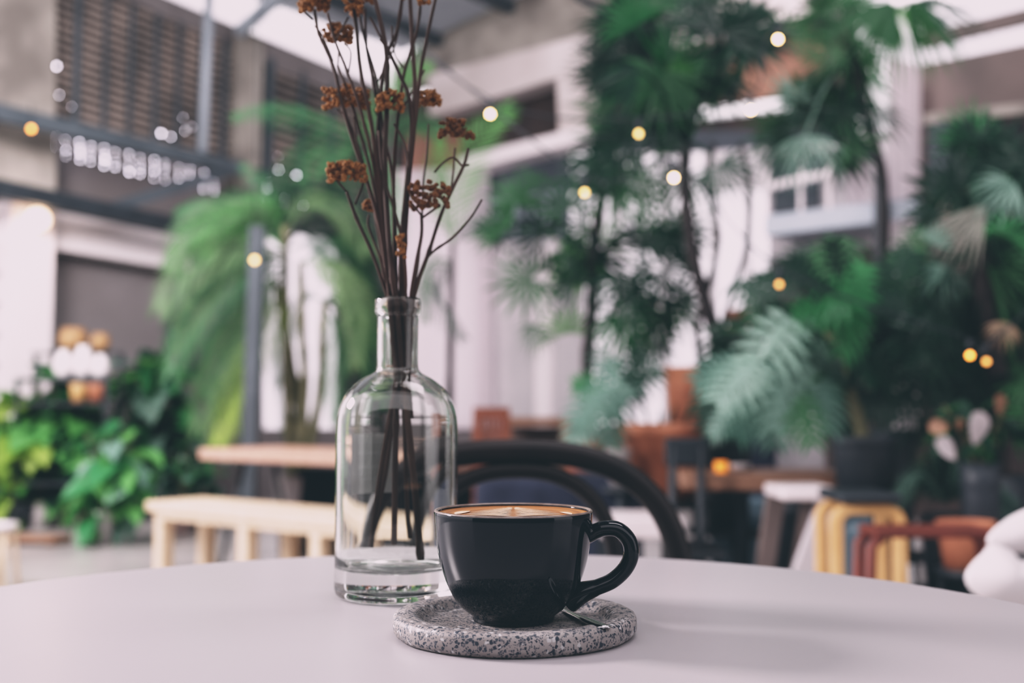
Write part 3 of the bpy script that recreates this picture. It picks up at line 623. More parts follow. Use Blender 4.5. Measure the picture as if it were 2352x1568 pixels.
# ------------------------------------------------------------------ bentwood chair behind the table
ch = thing('bentwood_chair', at(1190, 1300, 1.30) * 1, 'dark bentwood chair with arched back tucked behind the white table', 'chair'); ch.location.z = 0
CYd = 1.37
def arch(halfpx, toppx, hpx, r, thick, cxp, pw, bot=.46):
    top = at(cxp, toppx, CYd); hw = S(CYd, halfpx); H_ = S(CYd, hpx); z0 = top.z - H_; pts = []
    lean = lambda z: CYd - .06 + .06 * (z - bot) / (top.z - bot)
    for i in range(49):
        a = math.pi * i / 48; c = math.cos(a); s_ = math.sin(a)
        x = math.copysign(abs(c) ** (2 / pw), c) * hw; z = z0 + abs(s_) ** (2 / pw) * H_
        pts.append(Vector((top.x - x, lean(z), z)))
    e0, e1 = pts[0], pts[-1]
    pre = [Vector((e0.x + .02 * (1 - k / 5), lean(bot + (z0 - bot) * k / 5), bot + (z0 - bot) * k / 5)) for k in range(5)] if z0 > bot else []
    post = [Vector((e1.x - .02 * (1 - k / 5), lean(bot + (z0 - bot) * k / 5), bot + (z0 - bot) * k / 5)) for k in range(4, -1, -1)] if z0 > bot else []
    m = MB(); m.tube(pre + pts + post, r, 16, squash=.8, ref=(0, 1, 0)); return m
arch(376, 1036, 330, S(CYd, 28), .8, 1180, 2.6).build('back_frame', M['bentwood'], ch)
arch(222, 1080, 240, S(CYd, 19), .8, 1188, 2.4).build('inner_arch', M['bentwood'], ch)
sc = at(1190, 1300, 1.18)
mb = MB(); mb.lathe([(0, .445), (.19, .445), (.198, .452), (.198, .468), (.19, .476), (.175, .472), (0, .470)], (sc.x, 1.17, 0), 48); mb.build('seat', M['bentwood'], ch)
for sx, sy, yy in ((-.15, .0, 1.30), (.15, 0, 1.30), (-.13, 0, 1.04), (.13, 0, 1.04)):
    mb = MB(); mb.tube([(sc.x + sx, yy, .46), (sc.x + sx * 1.12, yy + (.04 if yy > 1.2 else -.03), .2), (sc.x + sx * 1.25, yy + (.09 if yy > 1.2 else -.06), 0)], [.017, .015, .012], 12); mb.build('leg', M['bentwood'], ch)
mb = MB(); mb.tube([Vector((sc.x + .14 * math.cos(6.2832 * k / 32), 1.17 + .13 * math.sin(6.2832 * k / 32), .24)) for k in range(32)], .009, 8, closed=True); mb.build('foot_ring', M['bentwood'], ch)

# ------------------------------------------------------------------ furniture
dB = Vector((.7826, -.6225, 0)); nB = Vector((.6225, .7826, 0)); rB = math.atan2(dB.y, dB.x)
def bench_like(name, c, L, Wd, zt, th, legs, lw, m, label, cat, apron=0, group=None):
    c = Vector((c[0], c[1], 0)); t = thing(name, c, label, cat, group)
    mb = MB(); mb.box(c + UP * (zt - th / 2), (L, Wd, th), rB); mb.build('top', m, t, .006)
    for fx in legs:
        for sy in (-1, 1):
            mb = MB(); p = c + dB * (fx * L) + nB * (sy * (Wd / 2 - lw * .7)); mb.box(p + UP * ((zt - th) / 2), (lw, lw, zt - th), rB); mb.build('leg', m, t, .004)
    if apron:
        for sy in (-1, 1):
            mb = MB(); mb.box(c + nB * (sy * (Wd / 2 - .02)) + UP * (zt - th - apron / 2), (L * .94, .02, apron), rB); mb.build('apron', m, t)
    return t
b0 = atz(338, 1150, .455)
bc = b0 + dB * .98 + nB * .15
bench_like('wooden_bench', bc, 1.96, .32, .455, .045, (-.455, -.15, .08, .40), .062, M['pale_wood'], 'pale pine bench in front of the pinkish wooden table', 'bench', .03)
t0 = atz(446, 1030, .655); tcn = t0 + dB * .95 + nB * .33
t = thing('dining_table', tcn, 'long pinkish wooden table behind the pale pine bench', 'table')
mb = MB(); mb.box(tcn * 1 + UP * (.655 - .03 - tcn.z), (1.9, .6, .06), rB); mb.build('tabletop', M['pink_wood'], t, .006)
for fx in (-.42, .42):
    for sy in (-1, 1):
        mb = MB(); q = Vector((tcn.x, tcn.y, 0)) + dB * (fx * 1.9); mb.tube([q + nB * (sy * .10) + UP * .6, q + nB * (sy * .26)], .014, 8); mb.build('leg', M['steel_black'], t)
pc = Vector((tcn.x, tcn.y, 0)) + nB * .44 + dB * .12; t = thing('dark_filler', pc, 'added dark trough behind the pinkish table', 'planter')  # box added to darken the space behind table and bench
mb = MB(); mb.box(pc + UP * .27, (2.0, .20, .50), rB); mb.build('filler', M['matte_black'], t, .008)
for fx in (-.9, .9):
    mb = MB(); mb.box(pc + dB * fx + UP * .01, (.06, .2, .02), rB); mb.build('foot', M['steel_black'], t)
# reddish slatted chair and box table in the gap above the bentwood chair
def slat_chair(c, zt, wd, m, label, rot):
    t = thing('slatted_chair', (c[0], c[1], 0), label, 'chair'); Mx = Matrix.Rotation(rot, 3, 'Z'); cc = Vector((c[0], c[1], 0))
    mb = MB()
    for k in range(7):
        mb.box(cc + Mx @ Vector((-wd / 2 + wd * (k + .5) / 7, .2, (zt + .5) / 2 + .02)), (wd / 9, .02, zt - .52), rot)
    mb.box(cc + Mx @ Vector((0, .2, zt - .02)), (wd, .03, .05), rot); mb.build('backrest', m, t)
    mb = MB(); mb.box(cc + UP * .44, (wd, .42, .03), rot); mb.build('seat', m, t)
    for sx in (-1, 1):
        for sy in (-1, 1):
            mb = MB(); h = .44 if sy < 0 else zt - .03; mb.box(cc + Mx @ Vector((sx * (wd / 2 - .02), sy * .19, h / 2)), (.04, .035, h), rot); mb.build('leg', m, t)
    return t
p = at(1127, 1000, 5.0); slat_chair((p.x, 5.0), .875, .17 * 1.0, M['red_wood'], 'red brown slatted chair behind the bentwood chair', 0)
p = at(1230, 1000, 5.9); t = thing('console_table', (p.x, 5.9, 0), 'low brown console table right of the slatted chair', 'table')
mb = MB(); zt = at(1230, 958, 5.9).z; mb.box((p.x, 5.9, zt - .02), (.34, .3, .04)); mb.build('top', M['mid_wood'], t)
mb = MB(); mb.box((p.x, 5.9 + .1, zt - .16), (.30, .02, .22)); mb.build('back_panel', M['taupe'], t)
for sx in (-1, 1):
    for sy in (-1, 1):
        mb = MB(); mb.box((p.x + sx * .145, 5.9 + sy * .12, (zt - .04) / 2), (.04, .04, zt - .04)); mb.build('leg', M['mid_wood'], t)
p = at(1205, 1130, 4.2); t = thing('floor_cushion', (p.x, 4.2, 0), 'navy blue upholstered ottoman seen through the bentwood chair back', 'ottoman')
mb = MB(); mb.box((p.x + .12, 4.2, .34), (.60, .36, .60)); mb.build('cushion', M['navy'], t, .05, 4)
mb = MB(); mb.box((p.x + .12, 4.2, .02), (.5, .3, .04)); mb.build('plinth', M['steel_black'], t)
p = at(1340, 1165, 3.4); t = thing('low_stool', (p.x, 3.4, 0), 'pale low stool seen under the arch of the bentwood chair', 'stool')
zt = at(1500, 1180, 3.4).z; q = at(1480, 1200, 3.4)
mb = MB(); mb.box((q.x - .02, 3.4, zt - .03), (.24, .26, .06)); mb.build('seat', M['white_pot'], t, .01)
for sx in (-1, 1):
    for sy in (-1, 1):
        mb = MB(); mb.box((q.x - .02 + sx * .1, 3.4 + sy * .1, (zt - .06) / 2), (.03, .03, zt - .06)); mb.build('leg', M['steel_black'], t)
# round oak table on the right
YT = 3.9; tl = at(1560, 1090, YT); tr2 = at(1922, 1090, YT); zt = at(1740, 1082, YT).z
rc = (tl + tr2) / 2; rr2 = (tr2.x - tl.x) / 2
t = thing('bistro_table', (rc.x, YT, 0), 'brown wooden bistro table with black column at the right', 'table')
mb = MB(); mb.box((rc.x, YT, zt - .025), (rr2 * 2, rr2 * 1.5, .055), R(-6)); mb.build('tabletop', M['mid_wood'], t, .01)
mb = MB(); px_ = at(1707, 1200, YT).x; mb.lathe([(0, .02), (.02, .02), (.02, zt - .06), (.06, zt - .052), (0, zt - .052)], (px_, YT, 0), 16); mb.build('column', M['steel_black'], t)
mb = MB(); mb.lathe([(0, 0), (.2, 0), (.2, .012), (.03, .03), (0, .03)], (px_, YT, 0), 24); mb.build('base', M['steel_black'], t)
p = at(1656, 1072, YT - .1); z_ = zt + .0025
t = thing('candle_holder', (p.x, YT - .1, z_), 'glowing amber candle glass on the bistro table', 'candle')
mb = MB(); mb.lathe([(0, 0), (.018, 0), (.022, .035), (.020, .035), (.016, .004), (0, .004)], (p.x, YT - .1, z_), 20); mb.build('glass_cup', M['orange_glow'], t)
mb = MB(); mb.lathe([(0, .005), (.014, .005), (.014, .02), (0, .022)], (p.x, YT - .1, z_), 12); mb.build('wax', M['white_pot'], t)
p = at(1698, 1072, YT - .1); mb = MB(); mb.lathe([(0, 0), (.025, 0), (.038, .026), (.036, .028), (.022, .005), (0, .005)], (p.x, YT - .1, z_), 24)
tag(mb.build('dish', M['white_pot'], origin=(p.x, YT - .1, z_)), 'small white dish beside the amber candle', 'dish')
# dark chair silhouette left of the bistro table
Yc = 3.5; p = at(1595, 1100, Yc); t = thing('metal_chair', (p.x, Yc, 0), 'black metal chair beside the bistro table', 'chair')
for k, (xx, yy) in enumerate(((-.05, -.15), (.05, -.15), (-.05, .15), (.05, .15))):
    h = .45 if yy < 0 else at(1595, 1030, Yc).z
    mb = MB(); mb.tube([(p.x + xx, Yc + yy, 0), (p.x + xx * .9, Yc + yy, h)], .014, 8); mb.build('leg', M['steel_black'], t)
mb = MB(); mb.box((p.x, Yc, .45), (.14, .34, .025)); mb.build('seat', M['steel_black'], t, .008)
mb = MB(); mb.box((p.x, Yc + .15, at(1595, 1042, Yc).z), (.14, .025, .09)); mb.build('backrest', M['steel_black'], t, .008)
# blue grey tubs under the bistro table
def pot(name, px, ytop, ybot_z, Y, wpx, m, label, taper=.78, group=None, cat='pot', soil=True, rim=True):
    """pot with top rim at pixel (px,ytop), base at height ybot_z"""
    top = at(px, ytop, Y); r = S(Y, wpx / 2); z1 = top.z; z0 = ybot_z
    t = thing(name, (top.x, Y, z0), label, cat, group); h = z1 - z0; wl = min(.012, r * .1)
    mb = MB(); rp = [(0, z0), (r * taper, z0), (r * (taper + (1 - taper) * .75), z0 + h * .8)]
    rp += [(r * .97, z0 + h * .84), (r, z0 + h * .85), (r, z1)] if rim else [(r, z1)]
    rp += [(r - wl, z1), (r - wl * 1.4, z0 + h * .86), (0, z0 + h * .86)]
    mb.lathe(rp, (top.x, Y, 0), 36); mb.build('pot', m, t)
    if soil:
        mb = MB(); mb.lathe([(r - wl * 1.5, z0 + h * .865), (r * .5, z0 + h * .89), (0, z0 + h * .9)], (top.x, Y, 0), 24); mb.build('soil', M['soil'], t)
    return t, Vector((top.x, Y, z0 + h * .88))
pot('planter_tub', 1700, 1146, 0, 4.5, 148, M['blue_pot'], 'pale slate blue tub under the bistro table', .8)
pot('planter_tub', 1808, 1150, 0, 4.9, 92, M['charcoal'], 'dark tub right of the slate blue tub', .8)
pot('planter_tub', 1985, 1180, 0, 3.9, 118, M['blue_pot'], 'slate blue tub behind the golden plywood stool', .6)
# pale trestle leg / stool behind
Yw = 3.3; t = thing('trestle_stool', (at(1840, 1200, Yw).x, Yw, 0), 'pale wooden stool with splayed leg between tub and plywood stool', 'stool')
a = at(1840, 1128, Yw); mb = MB(); mb.box((a.x, Yw, a.z), (S(Yw, 128), .24, .035)); mb.build('seat', M['white_pot'], t, .008)
for (x0, x1, yy) in ((1884, 1790, -.08), (1884, 1845, .1), (1800, 1760, .1)):
    q0 = at(x0, 1138, Yw); q0.y = Yw + yy; f = at(x1, 1400, Yw); dz = q0.z; d = (f - q0); k = dz / -d.z; e = q0 + d * k; e.y = Yw + yy
    mb = MB(); mb.bar(q0 - UP * .01, e, .045, .05); mb.build('leg', M['grey_white'] if yy < 0 else M['taupe'], t)
# bent plywood stool
Yp = 2.9; L0 = at(1890, 1165, Yp); R0 = at(2056, 1175, Yp); zt = at(1960, 1150, Yp).z
t = thing('plywood_stool', ((L0.x + R0.x) / 2, Yp, 0), 'golden bent plywood stool with rounded shoulders', 'stool')
for yy in (-.07, .07):
    x0, x1 = L0.x, R0.x; rd = .05; pts = [(x0, 0)]
    pts += [(x0, zt - rd)] + [(x0 + rd - rd * math.cos(a), zt - rd + rd * math.sin(a)) for a in (R(22), R(45), R(68))] + [(x0 + rd, zt)]
    pts += [(x1 - rd, zt)] + [(x1 - rd + rd * math.sin(a), zt - rd + rd * math.cos(a)) for a in (R(22), R(45), R(68))] + [(x1, zt - rd), (x1, 0)]
    mb = MB(); th_ = .027
    inn = []
    n = len(pts)
    for i, (x, z) in enumerate(pts):
        a = pts[max(i - 1, 0)]; b = pts[min(i + 1, n - 1)]; dx, dz = b[0] - a[0], b[1] - a[1]; l = math.hypot(dx, dz); inn.append((x + dz / l * th_, z - dx / l * th_))
    vs = []
    for (x, z), (xi, zi) in zip(pts, inn):
        for (X, Z, W) in ((x, z, -.018), (x, z, .018), (xi, zi, .018), (xi, zi, -.018)): vs.append((X, Yp + yy + W, max(0, Z)))
    fs = []
    for i in range(n - 1):
        for k in range(4): fs.append((i * 4 + k, i * 4 + (k + 1) % 4, (i + 1) * 4 + (k + 1) % 4, (i + 1) * 4 + k))
    fs += [(0, 3, 2, 1), tuple((n - 1) * 4 + k for k in range(4))]
    mb.add(vs, fs); mb.build('leg', M['ply'], t, .003)
mb = MB(); mb.box(((L0.x + R0.x) / 2, Yp, zt + .014), (R0.x - L0.x - .03, .22, .026)); mb.build('seat', M['steel_black'], t, .01)
PLYTOP = zt + .027
# rust red stool
Yr = 2.55; x0 = at(2000, 1222, Yr).x; x1 = at(2275, 1222, Yr).x; zt = at(2080, 1222, Yr).z
t = thing('metal_stool', ((x0 + x1) / 2, Yr, 0), 'rust red metal frame stool in front of the plywood stool', 'stool')
mb = MB(); mb.box(((x0 + x1) / 2, Yr + .03, zt), (x1 - x0, .13, .02)); mb.build('seat', M['rust'], t, .006)
for sx in (x0, x1):
    for yy in (-.02, .07):
        mb = MB(); ox = -.02 if sx == x0 else .02
        mb.tube([(sx + ox * 1.2, Yr + yy, 0), (sx + ox * .3, Yr + yy, zt - .03), (sx - ox, Yr + yy, zt - .005)], .013, 10); mb.build('leg', M['rust'], t)
# terracotta pot on a low stand right
def stand(px, Y, ztop, r, label, m='steel_black'):
    x = at(px, 900, Y).x; t = thing('plant_stand', (x, Y, 0), label, 'plant stand')
    mb = MB(); mb.lathe([(0, ztop - .02), (r, ztop - .02), (r, ztop), (0, ztop)], (x, Y, 0), 32); mb.build('top', M[m], t)
    for k in range(3):
        a = 2.1 * k + .5; mb = MB(); mb.tube([(x + r * .8 * math.cos(a), Y + r * .8 * math.sin(a), ztop - .015), (x + r * .95 * math.cos(a), Y + r * .95 * math.sin(a), 0)], .012, 8); mb.build('leg', M[m], t)
    return x
z = at(2215, 1305, 3.3).z; stand(2215, 3.3, z, .09, 'dark stand under the orange pot at the right')
pot('terracotta_pot', 2218, 1196, z, 3.3, 130, M['terracotta'], 'bright orange terracotta pot behind the rust red stool', .75)
# white shell chair at right edge
Ys = 1.95; t = thing('shell_chair', (at(2330, 1300, Ys).x, Ys, 0), 'white moulded shell chair cut off by the right edge', 'chair')
def shell(pts_px, Y, bulge, name):
    P = catmull([at(x, y, Y) for x, y in pts_px], 6, True); c = sum(P, Vector()) / len(P); n = len(P); vs = [c + Vector((0, -bulge, 0))]; fs = []
    rings = 10
    for k in range(1, rings + 1):
        f = k / rings
        for q in P: vs.append(c.lerp(q, f) + Vector((0, -bulge * math.cos(f * math.pi / 2), 0)))
    for i in range(n): fs.append((0, 1 + i, 1 + (i + 1) % n))
    for k in range(rings - 1):
        for i in range(n): fs.append((1 + k * n + i, 1 + k * n + (i + 1) % n, 1 + (k + 1) * n + (i + 1) % n, 1 + (k + 1) * n + i)[::-1])
    m = MB(); m.add(vs, fs, 0, True); o = m.build(name, M['white_plastic'], t); so = o.modifiers.new('solid', 'SOLIDIFY'); so.thickness = .012; return o
shell([(2266, 1242), (2290, 1216), (2330, 1190), (2380, 1172), (2440, 1170), (2480, 1190), (2470, 1230), (2400, 1255), (2330, 1258), (2290, 1256)], Ys, .018, 'backrest')
shell([(2222, 1330), (2232, 1305), (2262, 1275), (2275, 1262), (2310, 1275), (2340, 1300), (2420, 1310), (2440, 1350), (2390, 1385), (2300, 1375), (2250, 1360)], Ys - .03, .03, 'seat')
for xx, yy in ((2300, .0), (2400, .0), (2330, .10), (2420, .10)):
    q = at(xx, 1350, Ys); mb = MB(); mb.tube([(q.x, Ys + yy, q.z), (q.x + (.03 if xx > 2350 else -.005), Ys + yy * 1.2, 0)], .010, 8); mb.build('leg', M['steel_black'], t)
for xx in (2310, 2440):
    q0 = at(xx, 1250, Ys); q1 = at(xx, 1340, Ys); mb = MB(); mb.tube([q0 + Vector((0, .02, 0)), q1 + Vector((0, .06, 0))], .012, 8); mb.build('back_support', M['rust'], t)

# ------------------------------------------------------------------ plants
def basis(axis, nv):
    a = Vector(axis).normalized(); n = Vector(nv); n = (n - a * n.dot(a))
    if n.length < 1e-4: n = Vector((0, 0, 1)) - a * a.z
    n.normalize(); return a, n, n.cross(a)
def blade_strip(mb, o, a, n, s, ang, r0, r1, wmax, droop, st=6, fold=.25, peak=.45, roll=0):
    d = a * math.cos(ang) + s * math.sin(ang); q = -a * math.sin(ang) + s * math.cos(ang)
    if roll: n, q = n * math.cos(roll) + q * math.sin(roll), q * math.cos(roll) - n * math.sin(roll)
    vs = []
    for i in range(st + 1):
        t = i / st; r = r0 + (r1 - r0) * t
        wv = wmax * ((t / peak) ** .8 if t < peak else max(0.03, 1 - ((t - peak) / (1 - peak)) ** 1.4)) if t > 0 else wmax * .15
        c = o + d * r + Vector((0, 0, -droop * r1 * t ** 2.2))
        vs += [c - q * wv - n * wv * fold, c + n * wv * fold, c + q * wv - n * wv * fold]
    fs = []
    for i in range(st):
        for k in (0, 1): fs.append((i * 3 + k, i * 3 + k + 1, (i + 1) * 3 + k + 1, (i + 1) * 3 + k))
    mb.add(vs, fs, 0, True)
def fan_leaf(parent, px, py, Y, rpx, ang, m, crown, nseg=18, spread=250, tilt=None, droop=None, wid=1.0, face=None):
    rd = random.Random(hash((int(px), int(py), int(rpx))) & 0xffff)
    tilt = rd.uniform(-25, 30) if tilt is None else tilt; droop = rd.uniform(.08, .3) if droop is None else droop
    o = at(px, py, Y); Rr = S(Y, rpx); an = R(ang); tl_ = R(tilt)
    axis = Vector((math.cos(an) * math.cos(tl_), -math.sin(tl_), math.sin(an) * math.cos(tl_)))
    a, n, s = basis(axis, face or (rd.uniform(-.4, .4), -1, rd.uniform(.1, .8)))
    mb = MB()
    for k in range(nseg):
        f = (k + .5) / nseg - .5; th = R(spread) * f; rr = Rr * (1 - .25 * abs(f) * 2) * rd.uniform(.88, 1.06)
        blade_strip(mb, o, a, n, s, th, Rr * .03, rr, Rr * R(spread) / nseg * .225 * .62 * wid, droop * rd.uniform(.6, 1.4), roll=rd.uniform(-.7, .7))
    if crown is not None:
        c = Vector(crown); mid = c.lerp(o, .55) + Vector((0, 0, (o - c).length * .12)); q = catmull([c, mid, o], 6); mb.tube(q, [.008 - .004 * i / (len(q) - 1) for i in range(len(q))], 6)
    return mb.build('frond', LF[m], parent, recalc=False)
def pin_frond(parent, pts, Y, llpx, m, nl=26, dY=0, droop=.35, wid=1.0, face=(0, -1, .4), lang=48):
    """pinnate frond along a pixel polyline from base to tip"""
    n0 = len(pts); P = [at(x, y, Y + dY * i / (n0 - 1)) for i, (x, y) in enumerate(pts)]
    path = catmull(P, 8); L = len(path); mb = MB(); mb.tube(path, [.009 * (1 - .85 * i / (L - 1)) for i in range(L)], 6)
    rd = random.Random(int(pts[0][0] * 7 + pts[-1][1]))
    for k in range(nl):
        f = .12 + .88 * k / (nl - 1); i = min(L - 2, int(f * (L - 1))); o = path[i].lerp(path[i + 1], f * (L - 1) - i)
        tg = (path[i + 1] - path[i]).normalized(); a, n, s = basis(tg, face)
        ll = S(Y, llpx) * (math.sin(math.pi * (.12 + .8 * f)) ** .7) * rd.uniform(.85, 1.1)
        for sg in (-1, 1): blade_strip(mb, o, a, n, s, sg * R(lang * (1.1 - .55 * f)), 0, ll, S(Y, llpx) * .027 * wid, droop * rd.uniform(.6, 1.3), 4, .3, .35, rd.uniform(-.6, .6))
    return mb.build('frond', LF[m], parent, recalc=False)
def split_leaf(parent, px, py, Y, rpx, ang, m, crown, tilt=None, face=None, lobes=7, gap=.78):
    rd = random.Random(int(px * 13 + py)); tilt = rd.uniform(-20, 35) if tilt is None else tilt
    o = at(px, py, Y); L = S(Y, rpx); an = R(ang); tl_ = R(tilt)
    a, n, s = basis((math.cos(an) * math.cos(tl_), -math.sin(tl_), math.sin(an) * math.cos(tl_)), face or (rd.uniform(-.5, .5), -1, rd.uniform(.2, 1)))
    mb = MB(); o = o - a * (L * .5)
    for k in range(lobes):
        f = (k + .3) / lobes; c = o + a * (L * f * .9) + Vector((0, 0, -.12 * L * f * f)); ll = L * .58 * (math.sin(math.pi * (.22 + .62 * f)))
        for sg in (-1, 1): blade_strip(mb, c, a, n, s, sg * R(98 - 66 * f), 0, ll, L * .9 / lobes * gap * .62, .22, 5, .1, .3)
    blade_strip(mb, o, a, n, s, 0, 0, L * 1.02, L * .10, .14, 6, .2, .3)
    if crown is not None:
        c = Vector(crown); q = catmull([c, c.lerp(o, .5) + Vector((0, 0, (o - c).length * .15)), o], 5); mb.tube(q, [.007] * len(q), 6)
    return mb.build('leaf', LF[m], parent, recalc=False)
def oval_leaf_mesh(L, W, curl, name):
    mb = MB(); st = 7; vs = []
    for i in range(st + 1):
        t = i / st; wv = W * (math.sin(math.pi * min(1, t * .93 + .07)) ** .75) * (1.15 - .5 * t); x = L * t; z = -curl * L * t * t
        if i == st: wv = .002
        vs += [(x, -wv, z + wv * .25), (x, -wv * .5, z + wv * .06), (x, 0, z), (x, wv * .5, z + wv * .06), (x, wv, z + wv * .25)]
    fs = []
    for i in range(st):
        for k in range(4): fs.append((i * 5 + k, i * 5 + k + 1, (i + 1) * 5 + k + 1, (i + 1) * 5 + k))
    me = bpy.data.meshes.new(name); me.from_pydata(vs, [], fs); me.polygons.foreach_set('use_smooth', [True] * len(fs)); return me
OVAL = {}
def oval(m, k):
    if (m, k) not in OVAL:
        me = oval_leaf_mesh(1, (.30, .38, .24)[k], (.25, .4, .15)[k], 'leaf_' + m); me.materials.append(LF[m]); OVAL[(m, k)] = me
    return OVAL[(m, k)]
def bushy(parent, px, py, Y, rx, ry, n, lpx, mats, base, seed=1, stem=True, depth=None, hang=.2):
    rd = random.Random(seed); c = at(px, py, Y); RX, RZ = S(Y, rx), S(Y, ry); RY = depth or RX * .8
    if stem:
        mb = MB()
        for k in range(7):
            e = c + Vector((rd.uniform(-.8, .8) * RX, rd.uniform(-.7, .7) * RY, rd.uniform(-.6, .8) * RZ)); b = Vector(base)
            q = catmull([b, b.lerp(e, .5) + Vector((0, 0, .25 * RZ)), e], 5); mb.tube(q, [.006] * len(q), 6)
        mb.build('stem', M['trunk_green'], parent)
    for k in range(n):
        while True:
            d = Vector((rd.uniform(-1, 1), rd.uniform(-1, 1), rd.uniform(-1, 1)))
            if .25 < d.length < 1: break
        p = c + Vector((d.x * RX, d.y * RY, d.z * RZ))
        o = bpy.data.objects.new('leaf', oval(rd.choice(mats), rd.randrange(3))); COL.objects.link(o); o.parent = parent
        s_ = S(Y, lpx) * rd.uniform(.7, 1.25); o.scale = (s_,) * 3
        out = Vector((d.x + rd.uniform(-.5, .5), d.y - .5 + rd.uniform(-.4, .4), d.z * .6 - hang + rd.uniform(-.4, .4))).normalized()
        q = out.to_track_quat('X', 'Z'); o.rotation_mode = 'QUATERNION'; o.rotation_quaternion = q @ Euler((rd.uniform(-.6, .6), 0, 0)).to_quaternion()
        o.location = p - out * (s_ * .4) - Vector(parent.location)
def trunk(parent, pts, r0, r1, m='trunk', name='trunk'):
    q = catmull(pts, 6); n = len(q); mb = MB()
    mb.tube(q, [(r0 + (r1 - r0) * i / (n - 1)) * (1 + .12 * math.sin(i * 2.1)) for i in range(n)], 10); return mb.build(name, M[m], parent)

# --- left pinnate palm
t, so = pot('pinnate_palm', 690, 1090, 0, 6.9, 120, M['grey_pot'], 'tall arching pinnate palm beside the dark steel column', cat='palm')
PALM = t
cr = at(650, 560, 6.9)
for k, (bx, tx_, ty_) in enumerate(((660, 655, 520), (700, 690, 600), (735, 745, 690), (680, 632, 640))):
    trunk(t, [so + Vector((.03 * k - .05, 0, 0)), at(bx, 900, 6.9 + .05 * k), at((bx + tx_) / 2, 760, 6.9), at(tx_, ty_, 6.9)], .035, .022, 'trunk_green')
for pts, ll, m, dY in (
    ([(650, 560), (600, 490), (520, 480), (440, 510), (395, 590)], 95, 'areca', -.2), ([(650, 580), (580, 560), (490, 570), (420, 620), (370, 700)], 95, 'areca', -.3),
    ([(650, 600), (570, 610), (480, 680), (420, 770), (395, 850)], 90, 'mid', -.3), ([(660, 620), (600, 680), (530, 780), (480, 880), (455, 980)], 90, 'areca', -.2),
    ([(660, 640), (620, 740), (560, 840), (520, 930), (500, 1010)], 80, 'lime', -.2), ([(650, 540), (620, 470), (560, 470), (500, 520), (470, 580)], 70, 'bright', .1),
    ([(660, 540), (690, 470), (740, 460), (800, 500), (840, 570)], 75, 'areca', .1), ([(670, 570), (730, 560), (800, 600), (850, 690), (870, 780)], 80, 'mid', .2),
    ([(690, 600), (740, 610), (790, 650), (815, 730), (820, 830)], 70, 'areca', -.1), ([(745, 690), (790, 690), (830, 740), (850, 820), (850, 900)], 65, 'mid', .1),
    ([(745, 690), (700, 680), (665, 730), (650, 800), (645, 880)], 60, 'mid', .2), ([(745, 700), (770, 760), (772, 830), (765, 900), (770, 960)], 50, 'mid', -.1),
    ([(650, 560), (640, 470), (650, 400), (690, 340), (740, 300)], 70, 'mid', .3), ([(650, 560), (620, 480), (600, 420), (560, 380)], 55, 'mid', .2),
    ([(640, 640), (590, 720), (570, 800), (560, 900), (565, 990)], 70, 'areca', .1), ([(650, 550), (560, 520), (470, 470), (410, 480)], 70, 'mid', .3),
    ([(700, 600), (760, 560), (840, 560), (900, 620)], 70, 'mid', .3), ([(650, 570), (590, 520), (510, 500), (440, 530), (400, 600)], 90, 'bright', .2), ([(650, 590), (580, 590), (500, 640), (440, 720), (410, 800)], 90, 'areca', .2), ([(655, 610), (600, 640), (540, 720), (490, 820), (470, 900)], 85, 'mid', .2), ([(650, 560), (600, 530), (550, 540), (500, 590), (470, 660)], 80, 'deep', .3), ([(660, 560), (710, 510), (770, 520), (820, 570), (850, 650)], 75, 'deep', .4),
    ([(650, 550), (650, 490), (680, 440), (730, 420), (790, 440)], 70, 'deep', .4), ([(650, 550), (600, 470), (540, 450), (480, 480), (440, 520)], 70, 'mid', .4), ([(745, 690), (790, 720), (820, 780), (830, 850), (830, 930)], 60, 'deep', .3), ([(650, 640), (640, 740), (640, 820), (650, 900), (655, 980)], 50, 'mid', .1), ([(700, 600), (750, 610), (800, 640), (840, 700), (860, 780)], 70, 'areca', .1), ([(655, 600), (610, 610), (560, 660), (530, 740), (520, 820)], 80, 'deep', .3), ([(745, 690), (800, 660), (860, 660), (900, 700)], 60, 'deep', .3)):
    pin_frond(t, pts, 6.9, ll, m, 36, dY, .45)
for pts in ([(650, 560), (590, 500), (520, 510), (450, 570), (420, 660)], [(650, 590), (590, 600), (520, 670), (470, 760), (450, 850)], [(655, 610), (600, 670), (560, 760), (530, 860), (515, 950)],
            [(650, 550), (600, 480), (540, 470), (480, 500), (440, 560)], [(660, 550), (720, 520), (790, 540), (840, 610), (860, 700)], [(660, 545), (700, 480), (760, 460), (820, 480), (860, 540)],
            [(745, 690), (800, 700), (845, 760), (865, 840), (865, 930)], [(650, 580), (570, 580), (480, 620), (420, 690), (400, 770)], [(745, 690), (795, 740), (815, 820), (815, 900), (820, 980)], [(660, 545), (650, 480), (640, 430), (600, 400)]):
    pin_frond(PALM, pts, 7.15, 85, 'deep', 30, .1, .45, 1.2)
